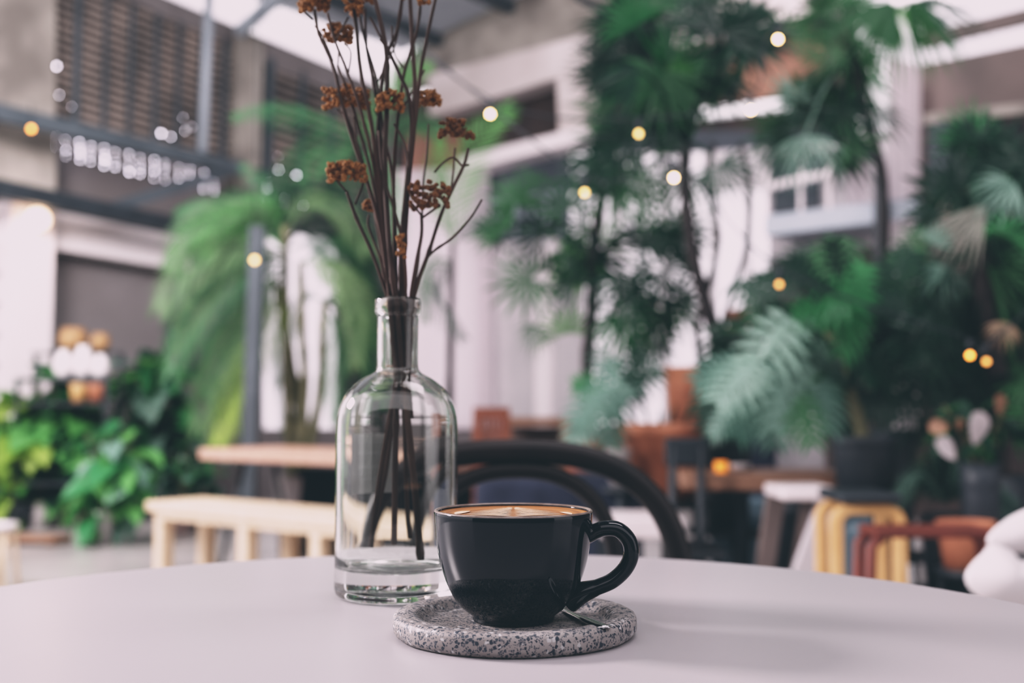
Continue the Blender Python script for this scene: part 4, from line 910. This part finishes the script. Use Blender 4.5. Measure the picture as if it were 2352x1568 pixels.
# --- upper left palm behind (fan leaf at 540-730, 240-300)
t, so = pot('tall_palm', 850, 1085, 0, 8.4, 90, M['charcoal'], 'tall slim palm whose leaves reach the brick screens behind the dried flowers', cat='palm')
cr = at(830, 330, 8.4); trunk(t, [so, at(845, 700, 8.4), cr], .04, .03)
for pts, ll, m in (([(830, 330), (760, 285), (690, 262), (610, 252), (545, 265)], 55, 'emerald'), ([(830, 330), (870, 230), (920, 170), (980, 150)], 70, 'bright'), ([(830, 330), (790, 330), (740, 360), (700, 420)], 75, 'mid'),
                   ([(830, 330), (900, 300), (960, 280), (1010, 300)], 70, 'mid'), ([(830, 330), (800, 400), (760, 440), (700, 460)], 70, 'mid'), ([(830, 330), (870, 380), (900, 460), (910, 540)], 70, 'emerald'), ([(830, 330), (880, 250), (940, 180), (960, 110)], 60, 'mid'), ([(830, 330), (780, 320), (710, 300), (620, 290)], 50, 'deep')):
    pin_frond(t, pts, 8.4, ll, m, 20, -.3, .3, 1.4)
# --- bright frond palm right of flowers
t, so = pot('young_palm', 1030, 1090, 0, 7.4, 80, M['charcoal'], 'young palm with a bright upright frond right of the dried flowers', cat='palm')
cr = at(1040, 560, 7.4); trunk(t, [so, at(1035, 800, 7.4), cr], .03, .02)
for pts, ll, m in (([(1040, 560), (1040, 480), (1060, 400), (1105, 310), (1165, 250)], 95, 'bright'), ([(1040, 560), (1010, 470), (1000, 400), (1010, 330)], 60, 'bright'), ([(1040, 560), (1080, 520), (1120, 520), (1150, 550)], 50, 'deep'),
                   ([(1040, 600), (1000, 640), (1000, 690), (1060, 770)], 60, 'deep'), ([(1040, 600), (990, 600), (970, 650), (975, 730)], 50, 'mid')):
    pin_frond(t, pts, 7.4, ll, m, 22, -.2, .2, 1.3)
# --- lady palm in the centre
t, so = pot('lady_palm', 1345, 1010, .1, 4.9, 90, M['terracotta_dark'], 'lady palm with starburst leaves on a dark trunk at the centre', cat='palm')
stand(1345, 4.9, .1, .12, 'low dark stand under the lady palm')
c1 = at(1362, 590, 4.9); trunk(t, [so, at(1350, 830, 4.9), at(1360, 700, 4.9), c1, at(1385, 430, 4.9)], .032, .024)
LADY = (t, c1)
c2 = at(1385, 430, 4.9)
for (x, y, r, a, m, sp) in ((1215, 640, 115, 190, 'mid', 300), (1318, 650, 100, 130, 'deep', 280), (1305, 765, 105, 100, 'bright', 200), (1235, 745, 70, 250, 'mid', 160), (1385, 560, 110, 90, 'bright', 240), (1245, 545, 105, 160, 'deep', 260),
                            (1150, 530, 80, 150, 'deep', 260), (1440, 640, 130, 280, 'deep', 260), (1470, 545, 120, 40, 'deep', 280), (1430, 720, 120, 300, 'emerald', 220), (1530, 620, 115, 320, 'deep', 280), (1300, 480, 110, 120, 'mid', 260),
                            (1380, 440, 120, 80, 'blue', 240), (1460, 450, 110, 40, 'mid', 260), (1230, 430, 90, 140, 'mid', 180), (1500, 760, 80, 300, 'deep', 260), (1400, 820, 70, 230, 'blue', 240), (1350, 520, 90, 200, 'deep', 250), (1560, 530, 100, 20, 'deep', 260), (1480, 690, 110, 250, 'deep', 250)):
    fan_leaf(t, x, y, 4.9 + random.uniform(-.25, .25), r * 1.08, a, m, c1 if y > 500 else c2, 13, sp, tilt=random.uniform(-12, 18), face=(random.uniform(-.35, .35), -1, random.uniform(.0, .4)), wid=1.05)
# --- tall fan palm, big dark leaves along the top
t, so = pot('fan_palm', 1668, 900, .42, 4.4, 120, M['charcoal'], 'tall fan palm with big dark leaves across the top right of centre', cat='palm')
stand(1668, 4.4, .42, .16, 'dark stand under the tall fan palm')
c1 = at(1575, 330, 4.2); trunk(t, [so, at(1640, 760, 4.3), at(1595, 600, 4.2), at(1575, 450, 4.2), c1], .026, .022)
TALL = (t, c1)
trunk(t, [so + Vector((-.03, 0, 0)), at(1600, 780, 4.3), at(1650, 560, 4.25), at(1625, 420, 4.2), at(1640, 330, 4.2)], .014, .010)
trunk(t, [so + Vector((.03, 0, 0)), at(1655, 780, 4.3), at(1715, 560, 4.25), at(1720, 420, 4.2), at(1700, 330, 4.2)], .012, .010)
for (x, y, r, a, m, sp, w_) in ((1445, 185, 175, 165, 'deep', 150, 1.3), (1470, 160, 150, 205, 'deep', 120, 1.3), (1560, 60, 150, 110, 'deep', 230, 1.1), (1660, 80, 160, 70, 'deep', 240, 1.1), (1540, 160, 140, 60, 'emerald', 150, 1.2), (1460, 60, 120, 120, 'emerald', 180, 1.1), (1600, 130, 150, 280, 'deep', 250, 1.1), 
                            (1500, 260, 150, 210, 'deep', 240, 1.1), (1440, 320, 140, 190, 'deep', 240, 1), (1580, 400, 120, 250, 'mid', 220, 1), (1650, 380, 110, 300, 'deep', 240, 1), (1480, 400, 100, 230, 'mid', 240, 1),
                            (1810, 70, 110, 10, 'mid', 220, .9), (1400, 260, 110, 170, 'mid', 220, .9), (1560, 200, 90, 90, 'bright', 80, 1.2), (1640, 190, 130, 200, 'deep', 260, 1), (1500, 20, 110, 90, 'mid', 200, 1)):
    fan_leaf(t, x, y, 4.2 + random.uniform(-.3, .3), r * 1.08, a, m, c1, 14, sp, wid=w_ * 1.1)
# --- second fan palm top right, hanging leaf
t, so = pot('fan_palm', 2030, 985, .30, 4.6, 150, M['charcoal'], 'fan palm with a large drooping sunlit leaf at the top right', cat='palm')
stand(2030, 4.6, .30, .19, 'dark stand under the fan palm with the drooping sunlit leaf')
c1 = at(1960, 130, 4.4); trunk(t, [so, at(2030, 700, 4.5), at(2030, 420, 4.4), at(1985, 250, 4.4), c1], .018, .016)
TOPR = (t, c1)
for (x, y, r, a, m, sp, w_, dr) in ((2060, 10, 190, 285, 'bright', 110, 1.2, .1), (2050, 0, 200, 240, 'mid', 90, 1.3, .1), (2080, 0, 190, 320, 'mid', 80, 1.2, .3), (2100, 0, 170, 350, 'deep', 80, 1.2, .5), (1930, 100, 110, 200, 'mid', 180, 1, .2), (1950, 60, 120, 120, 'mid', 180, 1, .2), (1900, 190, 130, 230, 'deep', 220, 1, .3),
                            (1860, 270, 120, 240, 'deep', 240, 1, .3), (1930, 250, 130, 280, 'deep', 260, 1, .3), (1990, 190, 120, 300, 'emerald', 240, 1, .3), (1800, 330, 110, 250, 'blue', 200, 1, .4), (1850, 310, 130, 270, 'blue', 160, 1, .4), (1930, 340, 100, 300, 'deep', 220, 1, .3), (1800, 290, 100, 210, 'mid', 200, .9, .4), (2010, 260, 100, 320, 'deep', 220, 1, .3), (1960, 10, 120, 90, 'mid', 220, 1, .2), (1880, 30, 100, 140, 'mid', 200, 1, .2)):
    fan_leaf(t, x, y, 4.4 + random.uniform(-.25, .25), r, a, m, c1, 15 if sp < 130 else 14, sp, wid=w_ * (1.5 if sp < 130 else 1.1), droop=dr)
# --- right dark fan palm
t, so = pot('fan_palm', 2290, 1090, 0, 3.9, 130, M['charcoal'], 'dense dark fan palm filling the right edge', cat='palm')
c1 = at(2250, 560, 3.9); trunk(t, [so, at(2290, 880, 3.9), at(2260, 700, 3.9), c1], .04, .03)
RIGHT = (t, c1)
rd = random.Random(21)
for (x, y, r, a, m) in ((2200, 430, 150, 150, 'deep'), (2280, 380, 150, 100, 'deep'), (2330, 470, 140, 30, 'deep'), (2160, 500, 120, 190, 'deep'), (2250, 500, 140, 240, 'deep'), (2180, 600, 140, 200, 'deep'), (2280, 610, 150, 310, 'mid'), (2340, 580, 130, 0, 'mid'), (2130, 560, 100, 180, 'mid'), (2230, 690, 150, 260, 'deep'),
                        (2320, 700, 140, 320, 'mid'), (2150, 700, 130, 220, 'deep'), (2200, 790, 140, 250, 'deep'), (2300, 800, 140, 290, 'deep'), (2350, 380, 120, 60, 'deep'), (2120, 800, 120, 200, 'deep'), (2250, 880, 140, 270, 'deep'), (2340, 880, 120, 300, 'mid'), (2150, 890, 120, 230, 'deep'), (2340, 660, 110, 20, 'emerald'), (2190, 970, 120, 250, 'deep'), (2100, 950, 110, 220, 'deep'), (2310, 960, 110, 280, 'emerald'), (2220, 340, 110, 120, 'deep'), (2310, 540, 120, 45, 'emerald')):
    fan_leaf(t, x, y, 3.9 + rd.uniform(-.35, .35), r, a, m, c1, 13, rd.uniform(180, 280))
for (x, y, r, a, m) in ((2265, 470, 190, 225, 'pale'), (2330, 420, 120, 200, 'blue'), (2170, 610, 90, 240, 'blue'), (2310, 740, 70, 250, 'straw'), (2140, 560, 70, 60, 'blue')):
    fan_leaf(t, x, y, 3.55, r, a, m, None, 10, 70 if m == 'pale' else 160, wid=1.2, tilt=5, face=(0, -1, .6))  # blue fans put bluish leaf highlights into the leaf colour
# --- monstera mass, right of centre
t, so = pot('split_leaf_plant', 1985, 1000, at(1985, 1142, 3.55).z, 3.55, 152, M['charcoal'], 'large blue green split leaf plant in a charcoal pot', .8, cat='potted plant')
stand(1985, 3.55, at(1985, 1142, 3.55).z, .12, 'dark stand under the charcoal pot of the split leaf plant')
c1 = at(1950, 900, 3.6); trunk(t, [so, c1, at(1900, 760, 3.6)], .025, .018, 'trunk_green', 'stem')
MONS = (t, c1)
c2 = at(1900, 760, 3.6)
for (x, y, r, a, m) in ((1760, 800, 170, 235, 'blue'), (1690, 870, 150, 215, 'blue'), (1800, 900, 170, 250, 'blue'), (1720, 940, 130, 240, 'blue'), (1870, 860, 150, 260, 'blue'), (1780, 960, 120, 265, 'blue'), (1850, 960, 120, 280, 'mid'), (1930, 680, 150, 30, 'emerald'), (1880, 700, 130, 180, 'emerald'), (1960, 640, 120, 60, 'emerald'),
                        (2060, 770, 140, 270, 'blue'), (1800, 720, 130, 170, 'deep'), (1850, 620, 130, 130, 'deep'), (1780, 640, 120, 160, 'deep'), (1920, 590, 120, 100, 'deep'), (2030, 690, 110, 10, 'deep'), (1990, 830, 120, 290, 'deep'), (1640, 850, 110, 200, 'blue'), (1900, 930, 120, 270, 'blue'), (1950, 760, 110, 250, 'emerald'), (1820, 800, 130, 220, 'deep'), (1660, 960, 90, 230, 'blue'), (2080, 600, 110, 60, 'deep'), (1850, 760, 120, 200, 'blue'), (2040, 860, 110, 300, 'deep')):
    split_leaf(t, x, y, 3.5 + random.uniform(-.25, .25), r, a, m, c2 if y < 760 else c1)
# --- small light monstera at (1370, 900)
z = at(1370, 1120, 4.0).z
t, so = pot('split_leaf_plant', 1420, 1030, z, 4.05, 60, M['grey_pot'], 'small pale green split leaf plant left of the terracotta bowl', cat='potted plant')
stand(1420, 4.05, z, .07, 'small dark stand under the pale green split leaf plant')
c1 = at(1420, 960, 4.05); trunk(t, [so, c1], .012, .01, 'trunk_green', 'stem')
for (x, y, r, a, m) in ((1370, 915, 140, 215, 'blue'), (1340, 960, 110, 240, 'blue'), (1400, 960, 110, 265, 'blue'), (1420, 860, 120, 120, 'blue'), (1350, 880, 90, 170, 'emerald'), (1440, 910, 90, 30, 'deep'), (1480, 860, 110, 40, 'deep'), (1395, 900, 100, 200, 'blue'), (1460, 830, 90, 80, 'deep'), (1330, 1000, 70, 260, 'blue')):
    split_leaf(t, x, y, 4.0 + random.uniform(-.15, .15), r, a, m, c1)
# --- dark feathery plant lower right
z = .3; t, so = pot('feathery_fern', 2170, 1180, z, 3.7, 110, M['charcoal'], 'low dark fern with grey green fronds at the lower right', cat='fern')
stand(2170, 3.7, z, .12, 'dark stand under the low fern')
for k in range(20):
    a = R(-20 + 220 * k / 19); L = random.uniform(110, 170); x0, y0 = 2170, 1150
    x1, y1 = x0 + L * .5 * math.cos(a), y0 - L * .55 * abs(math.sin(a)) - 30; x2, y2 = x0 + L * math.cos(a), y0 - L * .35 * math.sin(a) + 20
    pin_frond(t, [(x0, y0), (x1, y1), (x2, y2)], 3.6 + random.uniform(-.15, .15), 48, random.choice(['blue', 'deep', 'deep', 'mid', 'deep']), 14, -.1, .3, 1.2)
# --- broad white blooms/leaves in the right plant
z = .25; t, so = pot('peace_lily', 2250, 1060, z, 3.4, 90, M['charcoal'], 'dark leafy plant with pale bracts at the right edge', cat='potted plant')
stand(2250, 3.4, z, .1, 'dark stand under the plant with pale bracts')
bushy(t, 2250, 990, 3.4, 110, 80, 42, 70, ['deep', 'deep', 'mid', 'emerald'], so, 5)
LF['bract'] = leafmat('leaf_bract', (.55, .48, .50), (.72, .66, .68), .5, .3, (.7, .65, .65)); LF['peach'] = leafmat('leaf_peach', (.30, .16, .11), (.45, .28, .20), .5, .3, (.4, .25, .18))
for (x, y, r, a, m) in ((2250, 985, 80, 280, 'bract'), (2180, 1030, 70, 330, 'bract'), (2160, 978, 55, 15, 'peach'), (2300, 930, 50, 290, 'peach'), (2205, 975, 30, 280, 'peach')):
    q = at(x, y, 3.2); o = bpy.data.objects.new('bract', oval(m, 1)); COL.objects.link(o); o.parent = t; s_ = S(3.2, r); o.scale = (s_,) * 3
    an = R(a); o.rotation_mode = 'QUATERNION'; ax, n_, s2 = basis((math.cos(an), 0, math.sin(an)), (.2, -1, .4)); mt = Matrix((ax, s2, n_)).transposed(); o.rotation_quaternion = mt.to_quaternion(); o.location = q - ax * s_ * .5 - t.location
# --- fuller crowns
def fill_fan(t, crown, ex, ey, rx, ry, n, r0, r1, Y, dY, mats, seed, sp=(160, 290)):
    q = random.Random(seed)
    for k in range(n):
        while True:
            a, b = q.uniform(-1, 1), q.uniform(-1, 1)
            if a * a + b * b < 1: break
        x, y = ex + a * rx, ey + b * ry
        ang = math.degrees(math.atan2(-(b * ry) + 20, a * rx)) + q.uniform(-40, 40)
        fan_leaf(t, x, y, Y + q.uniform(-dY, dY), q.uniform(r0, r1), ang, q.choice(mats), crown, q.choice((11, 12, 14)), q.uniform(*sp), wid=q.uniform(.95, 1.35))
fill_fan(LADY[0], LADY[1], 1490, 650, 90, 150, 10, 90, 120, 5.1, .3, ['deep', 'deep', 'mid'], 1)
fill_fan(LADY[0], LADY[1], 1250, 540, 100, 110, 6, 80, 110, 5.1, .25, ['deep', 'mid', 'mid', 'bright'], 2)
fill_fan(TALL[0], TALL[1], 1450, 350, 130, 70, 8, 100, 130, 4.4, .3, ['deep', 'deep', 'mid'], 31)
fill_fan(TALL[0], TALL[1], 1560, 90, 190, 100, 22, 120, 170, 4.4, .4, ['deep', 'deep', 'deep', 'deep', 'mid'], 3)
fill_fan(TOPR[0], TOPR[1], 1880, 280, 100, 70, 9, 90, 130, 4.6, .3, ['deep', 'deep', 'mid', 'blue'], 4)
fill_fan(TOPR[0], TOPR[1], 1950, 80, 90, 80, 6, 90, 130, 4.6, .3, ['deep', 'mid', 'mid'], 5)
fill_fan(RIGHT[0], RIGHT[1], 2240, 640, 135, 340, 48, 110, 170, 4.2, .35, ['deep', 'deep', 'deep', 'deep', 'emerald', 'mid'], 6)
q = random.Random(9)
for k in range(44):
    a, b = q.uniform(-1, 1), q.uniform(-1, 1)
    x, y = 1860 + a * 220, 780 + b * 200
    if x < 1720 and y < 760: continue
    split_leaf(MONS[0], x, y, 3.85 + q.uniform(-.2, .2), q.uniform(100, 150), q.uniform(180, 340), q.choice(['deep', 'deep', 'blue', 'deep', 'mid']), MONS[1])
# --- left low bushes
def floorpot(name, px, ybase, wpx, hpx, m, label, cat='potted plant', taper=.75):
    Y = atz(px, ybase, 0).y; return pot(name, px, ybase - hpx, 0, Y, wpx, m, label, taper, cat=cat) + (Y,)
for (px, yb, wp, hp, m, label, leaves) in (
    (40, 1215, 80, 60, 'charcoal', 'yellow green leafy plant at the left edge', [(35, 1010, 85, 110, 50, 60, ['lime', 'bright', 'lime']), (20, 1130, 60, 50, 18, 55, ['lime', 'bright'])]),
    (88, 1212, 54, 62, 'white_pot', 'tall dark green plant in a white pot on the wooden tray', [(110, 960, 60, 110, 40, 60, ['emerald', 'bright', 'blue']), (95, 1090, 50, 60, 16, 50, ['deep', 'mid'])]),
    (170, 1208, 62, 46, 'pink_pot', 'glossy bright green plant in a pinkish pot on the wooden tray', [(175, 975, 75, 80, 44, 66, ['bright', 'bright', 'emerald', 'mid']), (150, 1090, 60, 70, 24, 70, ['bright', 'deep', 'emerald'])]),
    (238, 1252, 52, 80, 'grey_pot', 'trailing green plant in a tall grey pot left of the pine bench', [(270, 1080, 80, 110, 52, 60, ['bright', 'bright', 'emerald', 'blue']), (215, 1180, 40, 50, 14, 60, ['bright', 'emerald'])]),
    (330, 1185, 110, 80, 'charcoal', 'broad dark green plant behind the left end of the pine bench', [(350, 890, 85, 70, 44, 70, ['bright', 'emerald', 'mid', 'blue']), (360, 1000, 80, 80, 34, 60, ['emerald', 'blue', 'deep']), (420, 1060, 60, 40, 18, 60, ['emerald', 'deep'])])):
    t, so, Y = floorpot('leafy_plant', px, yb, wp, hp, M[m], label)
    for i, (cx_, cy_, rx, ry, n, lp, ms) in enumerate(leaves): bushy(t, cx_, cy_, Y, rx * 1.1, ry * 1.1, min(48, int(n * 1.45)), lp * 1.45, ms, so, int(px + i), hang=.35)
for k, (px, yb, hp) in enumerate(((415, 1225, 60), (455, 1215, 50))):
    t, so, Y = floorpot('leafy_plant', px, yb, 60, hp, M['pink_pot' if k == 0 else 'charcoal'], ('small dark plant in a pinkish pot under the pine bench', 'small dark plant in a black pot behind the pine bench')[k])
    bushy(t, px + 20, 1085, Y, 60, 70, 26, 50, ['deep', 'mid', 'blue'], so, 40 + k)
Yt = 7.3; a = atz(40, 1240, 0); b = atz(220, 1228, 0)
# wooden tray on the floor
t = thing('wooden_tray', ((a.x + b.x) / 2, a.y - .25, 0), 'low brown wooden tray on the floor in front of the left plants', 'tray')
mb = MB(); mb.box(((a.x + b.x) / 2, a.y - .22, .04), (b.x - a.x, .22, .025), rB * .3); mb.build('board', M['mid_wood'], t)
for sx in (-1, 1):
    mb = MB(); mb.box(((a.x + b.x) / 2 + sx * (b.x - a.x) * .4, a.y - .22 - sx * .0, .014), (.05, .2, .028), rB * .3); mb.build('foot', M['mid_wood'], t)
# white stool at left edge
Yl = 5.6; p = at(5, 1200, Yl); t = thing('white_stool', (p.x, Yl, 0), 'white stool cut off by the left edge', 'stool')
mb = MB(); mb.lathe([(0, p.z - .03), (.07, p.z - .03), (.075, p.z - .01), (.07, p.z), (0, p.z)], (p.x, Yl, 0), 28); mb.build('seat', M['white_plastic'], t)
for k in range(4):
    an = k * math.pi / 2 + .6; mb = MB(); mb.tube([(p.x + .05 * math.cos(an), Yl + .05 * math.sin(an), p.z - .02), (p.x + .08 * math.cos(an), Yl + .08 * math.sin(an), 0)], .012, 8); mb.build('leg', M['pale_wood'], t)
# shelf with vases, baskets, pots behind the left plants
Yh = 8.3; xa = at(60, 868, Yh).x; xb = at(262, 868, Yh).x
t = thing('display_shelf', ((xa + xb) / 2, Yh, 0), 'dark display shelf with vases and baskets behind the left plants', 'shelf')
ZS = [at(160, 868, Yh).z, at(160, 924, Yh).z, .35]
ZS.append(at(160, 808, Yh + .12).z)
for i, z in enumerate(ZS[:3]):
    mb = MB(); mb.box(((xa + xb) / 2, Yh, z - .012), (xb - xa, .34, .024)); mb.build('shelf_board', M['steel_black'], t)
mb = MB(); mb.box(((xa + xb) / 2, Yh + .12, ZS[3] - .01), (xb - xa, .10, .02)); mb.build('shelf_board', M['steel_black'], t)
for sx in (xa, xb):
    for yy in (-.15, .15):
        mb = MB(); h = ZS[3] if yy > 0 else ZS[0]; mb.box((sx, Yh + yy, h / 2), (.025, .025, h)); mb.build('post', M['steel_black'], t)
for k, (px, wp, hp, lab) in enumerate(((145, 44, 62, 'left white vase on the display shelf'), (190, 46, 72, 'tallest white vase in the middle of the display shelf'), (230, 38, 52, 'small white vase at the right end of the display shelf'))):
    q = at(px, 868, Yh - .08); r = S(Yh, wp / 2); h = S(Yh, hp)
    mb = MB(); mb.lathe([(0, 0), (r * .7, 0), (r, h * .35), (r * .85, h * .7), (r * .5, h * .9), (r * .55, h), (r * .45, h), (r * .4, h * .9), (0, h * .85)], (q.x, Yh - .08, ZS[0]), 24)
    tag(mb.build('vase', M['white_plastic'], origin=(q.x, Yh - .08, ZS[0])), lab, 'vase', 'white vases on the display shelf')
for k, (px, wp, hp, lab) in enumerate(((168, 66, 52, 'pale straw basket left on top of the display shelf'), (230, 44, 40, 'darker straw basket right on top of the display shelf'))):
    q = at(px, 808, Yh + .12); r = S(Yh, wp / 2); h = S(Yh, hp); t = thing('straw_basket', (q.x, Yh + .12, ZS[3]), lab, 'basket')
    mb = MB(); mb.lathe([(0, 0), (r * .6, 0), (r * .95, h * .35), (r, h * .6), (r * .8, h * .95), (r * .74, h), (r * .7, h * .95), (r * .85, h * .6), (0, h * .1)], (q.x, Yh + .12, ZS[3]), 28); mb.build('woven_body', M['basket'], t)
    mb = MB(); mb.tube([(q.x + r * .76 * math.cos(6.2832 * i / 24), Yh + .12 + r * .76 * math.sin(6.2832 * i / 24), ZS[3] + h) for i in range(24)], .01, 6, closed=True); mb.build('rim', M['basket'], t)
for k, (px, m, lab) in enumerate(((182, 'ply', 'tan pot on the middle board of the display shelf'), (222, 'terracotta', 'orange pot on the middle board of the display shelf'))):
    t, so = pot('clay_pot', px, 882, ZS[1], Yh - .1, 40, M[m], lab, .8)
# large terracotta bowl, tall pot, copper lantern on a tiered stand
zb = at(1530, 1150, 4.2).z
stand(1530, 4.2, zb, .16, 'dark stand under the wide terracotta bowl')
t, so = pot('terracotta_planter', 1530, 972, zb, 4.2, 224, M['terracotta'], 'wide terracotta bowl planter behind the bentwood chair', .55)
for k in range(7):
    px = 1450 + k * 22; q = at(px, 960 - 14 * (k % 3), 4.2)
    mb = MB(); blade_strip(mb, Vector((q.x, 4.2, so.z)), UP, Vector((0, -1, 0)), Vector((1, 0, 0)), R((k - 3) * 12), 0, .10 + .03 * (k % 3), .008, .1, 5); mb.build('leaf', LF['deep'], t, recalc=False)
z2 = at(1590, 985, 5.0).z; stand(1590, 5.0, z2, .12, 'tall dark stand behind the terracotta bowl')
pot('terracotta_pot', 1586, 842, z2, 5.0, 118, M['terracotta'], 'tall terracotta pot behind the wide terracotta bowl', .85)
z3 = at(1694, 802, 5.6).z; stand(1694, 5.6, z3, .07, 'tallest dark stand below the copper pot')
pot('copper_pot', 1694, 712, z3, 5.6, 50, M['terracotta_dark'], 'small copper red pot in front of the bright window', .9)
# dark planter box filling lower right backdrop
for k, (px, Y, wp, hz, m, lab) in enumerate(((1745, 6.0, 60, .5, 'navy', 'navy cushioned seat behind the bistro table'), (1850, 6.2, 70, .55, 'grey_white', 'pale seat pad behind the bistro table'))):
    q = at(px, 1000, Y); t = thing('lounge_seat', (q.x, Y, 0), lab, 'seat'); wd = S(Y, wp * 2)
    mb = MB(); mb.box((q.x, Y, .22), (wd, .5, .40)); mb.build('seat', M[m], t, .04, 3)
    mb = MB(); mb.box((q.x, Y + .24, hz), (wd, .12, .62)); mb.build('backrest', M[m], t, .04, 3)
    mb = MB(); mb.box((q.x, Y, .01), (wd * .9, .4, .02)); mb.build('plinth', M['steel_black'], t)
# ------------------------------------------------------------------ lights as things
def string(name, pts, Y, label, mats, r=.008):
    P = [at(x, y, Y) for x, y in pts]; t = thing(name, P[0], label, 'string lights'); mb = MB()
    ends = [P[0] + Vector((-.5, .2, .5))] + [p + UP * .045 for p in P] + [P[-1] + Vector((.5, .2, .4))]
    q = catmull(ends, 8); mb.tube(q, .003, 5); mb.build('cable', M['steel_black'], t)
    for p, m in zip(P, mats):
        mb = MB(); mb.lathe([(0, 0), (.008, 0), (.008, .03), (0, .032)], p + UP * .012, 10); mb.build('socket', M['steel_black'], t)
        mb = MB(); mb.ball(p, r, 12, 8); mb.build('bulb', M[m], t)
string('string_lights', [(1126, 262), (1467, 307), (1725, 253), (1787, 90)], 3.3, 'upper string of warm bulbs crossing the big fan palm leaves', ['bulb', 'bulb_dim', 'bulb', 'bulb'])
string('string_lights', [(1343, 442), (1548, 408), (1790, 653), (2228, 816), (2266, 830)], 3.05, 'lower string of warm bulbs running down to the right edge', ['bulb_dim', 'bulb', 'bulb_faint', 'bulb_amber', 'bulb_faint'], .0075)
def pend(px, py, Y, m, label, r=.016, up=1.2):
    p = at(px, py, Y); t = thing('pendant_bulb', p, label, 'pendant light'); mb = MB(); mb.tube([p + UP * .05, p + UP * up], .004, 6); mb.build('cord', M['steel_black'], t)
    mb = MB(); mb.lathe([(0, 0), (.012, 0), (.012, .045), (0, .05)], p + UP * .014, 10); mb.build('socket', M['steel_black'], t)
    mb = MB(); mb.ball(p, r, 12, 8); mb.build('bulb', M[m], t)
pend(72, 296, 8.0, 'bulb_amber', 'warm bare bulb hanging below the upper steel beam at the left', .017, .2)
pend(585, 597, 6.3, 'bulb_dim', 'dim yellow bulb hanging among the pinnate palm fronds', .016, 1.5)
p = LP(88, 503, .38); t = thing('wall_lamp', p, 'glowing globe lamp on the white column', 'wall lamp')
mb = MB(); mb.ball(p, .085, 20, 12); mb.build('globe', M['globe'], t)
mb = MB(); mb.tube([p, p - NL * .09], .03, 10); mb.build('bracket', M['steel_black'], t)

# ------------------------------------------------------------------ light
wd = bpy.data.worlds.new('world'); scn.world = wd; wd.use_nodes = True; nt = wd.node_tree; bg = nt.nodes['Background']
tc = nt.nodes.new('ShaderNodeTexCoord'); sx = nt.nodes.new('ShaderNodeSeparateXYZ'); nt.links.new(tc.outputs['Generated'], sx.inputs[0])
cr = nt.nodes.new('ShaderNodeValToRGB'); e = cr.color_ramp.elements; e[0].position = 0; e[0].color = (.75, .72, .74, 1); e[1].position = 1; e[1].color = (1.0, .985, 1.0, 1)
mr = nt.nodes.new('ShaderNodeMapRange'); mr.inputs['From Min'].default_value = -.2; mr.inputs['From Max'].default_value = .5; nt.links.new(sx.outputs['Z'], mr.inputs['Value']); nt.links.new(mr.outputs[0], cr.inputs['Fac'])
nt.links.new(cr.outputs['Color'], bg.inputs['Color']); bg.inputs['Strength'].default_value = 2.8
def area(name, loc, target, sx_, sy_, power, col):
    l = bpy.data.lights.new(name, 'AREA'); l.shape = 'RECTANGLE'; l.size = sx_; l.size_y = sy_; l.energy = power; l.color = col
    o = bpy.data.objects.new(name, l); COL.objects.link(o); o.location = loc; o.rotation_euler = (Vector(target) - Vector(loc)).to_track_quat('-Z', 'Y').to_euler(); return o
area('window_light_left', (-2.6, 1.75, 2.05), (0, .72, .76), .62, .5, 235, (1, .95, .94))
area('hall_fill', (1.0, 2.0, 5.2), (.8, 5, 1.2), 3, 1.5, 190, (1, .97, .98))  # added fill lamp out of frame, gives the leaves sheen
area('planting_fill', (-3.4, 4.6, 3.4), (-3.1, 7.6, .5), 1.2, 1.2, 420, (1, .97, .95))  # added fill to brighten the left plants
area('wall_band_fill', (-2.3, 6.3, 3.6), LP(170, 560), .8, .8, 38, (1, .97, .95))  # added fill to brighten the white band on the left wall
pl = bpy.data.lights.new('lamp_glow', 'POINT'); pl.energy = 4; pl.color = (1, .72, .5); pl.shadow_soft_size = .09; plo = bpy.data.objects.new('lamp_glow', pl); COL.objects.link(plo); plo.location = LP(88, 505, .55)
area('gable_fill', (1.2, 7.4, 5.6), (.6, 11.8, 3.6), 2.5, 1.2, 260, (1, .97, .96))  # added fill out of frame, in place of skylight on the gable

# ------------------------------------------------------------------ colour management
vs_ = scn.view_settings; vs_.view_transform = 'Standard'; vs_.look = 'None'; vs_.exposure = 0; vs_.gamma = 1
vs_.use_curve_mapping = True; cm = vs_.curve_mapping; WL = 2.4; cm.white_level = (WL, WL, WL); cm.black_level = (0, 0, 0)
for ci, (b, wv, k) in enumerate(((.0095, .85, 1.5), (.0150, .77, 1.56), (.0180, .81, 1.56))):
    c = cm.curves[ci]
    xs = (0, .01, .03, .06, .12, .2, .3, .45, .65, 1.0)
    def f(x): X = x * WL; return b + (wv - b) * (1 - math.exp(-k * X ** 1.5)) if X > 0 else b
    while len(c.points) > 2: c.points.remove(c.points[-1])
    c.points[0].location = (xs[0], f(xs[0])); c.points[1].location = (xs[-1], f(xs[-1]))
    for x in xs[1:-1]: c.points.new(x, f(x))
cm.extend = 'HORIZONTAL'; cm.update()
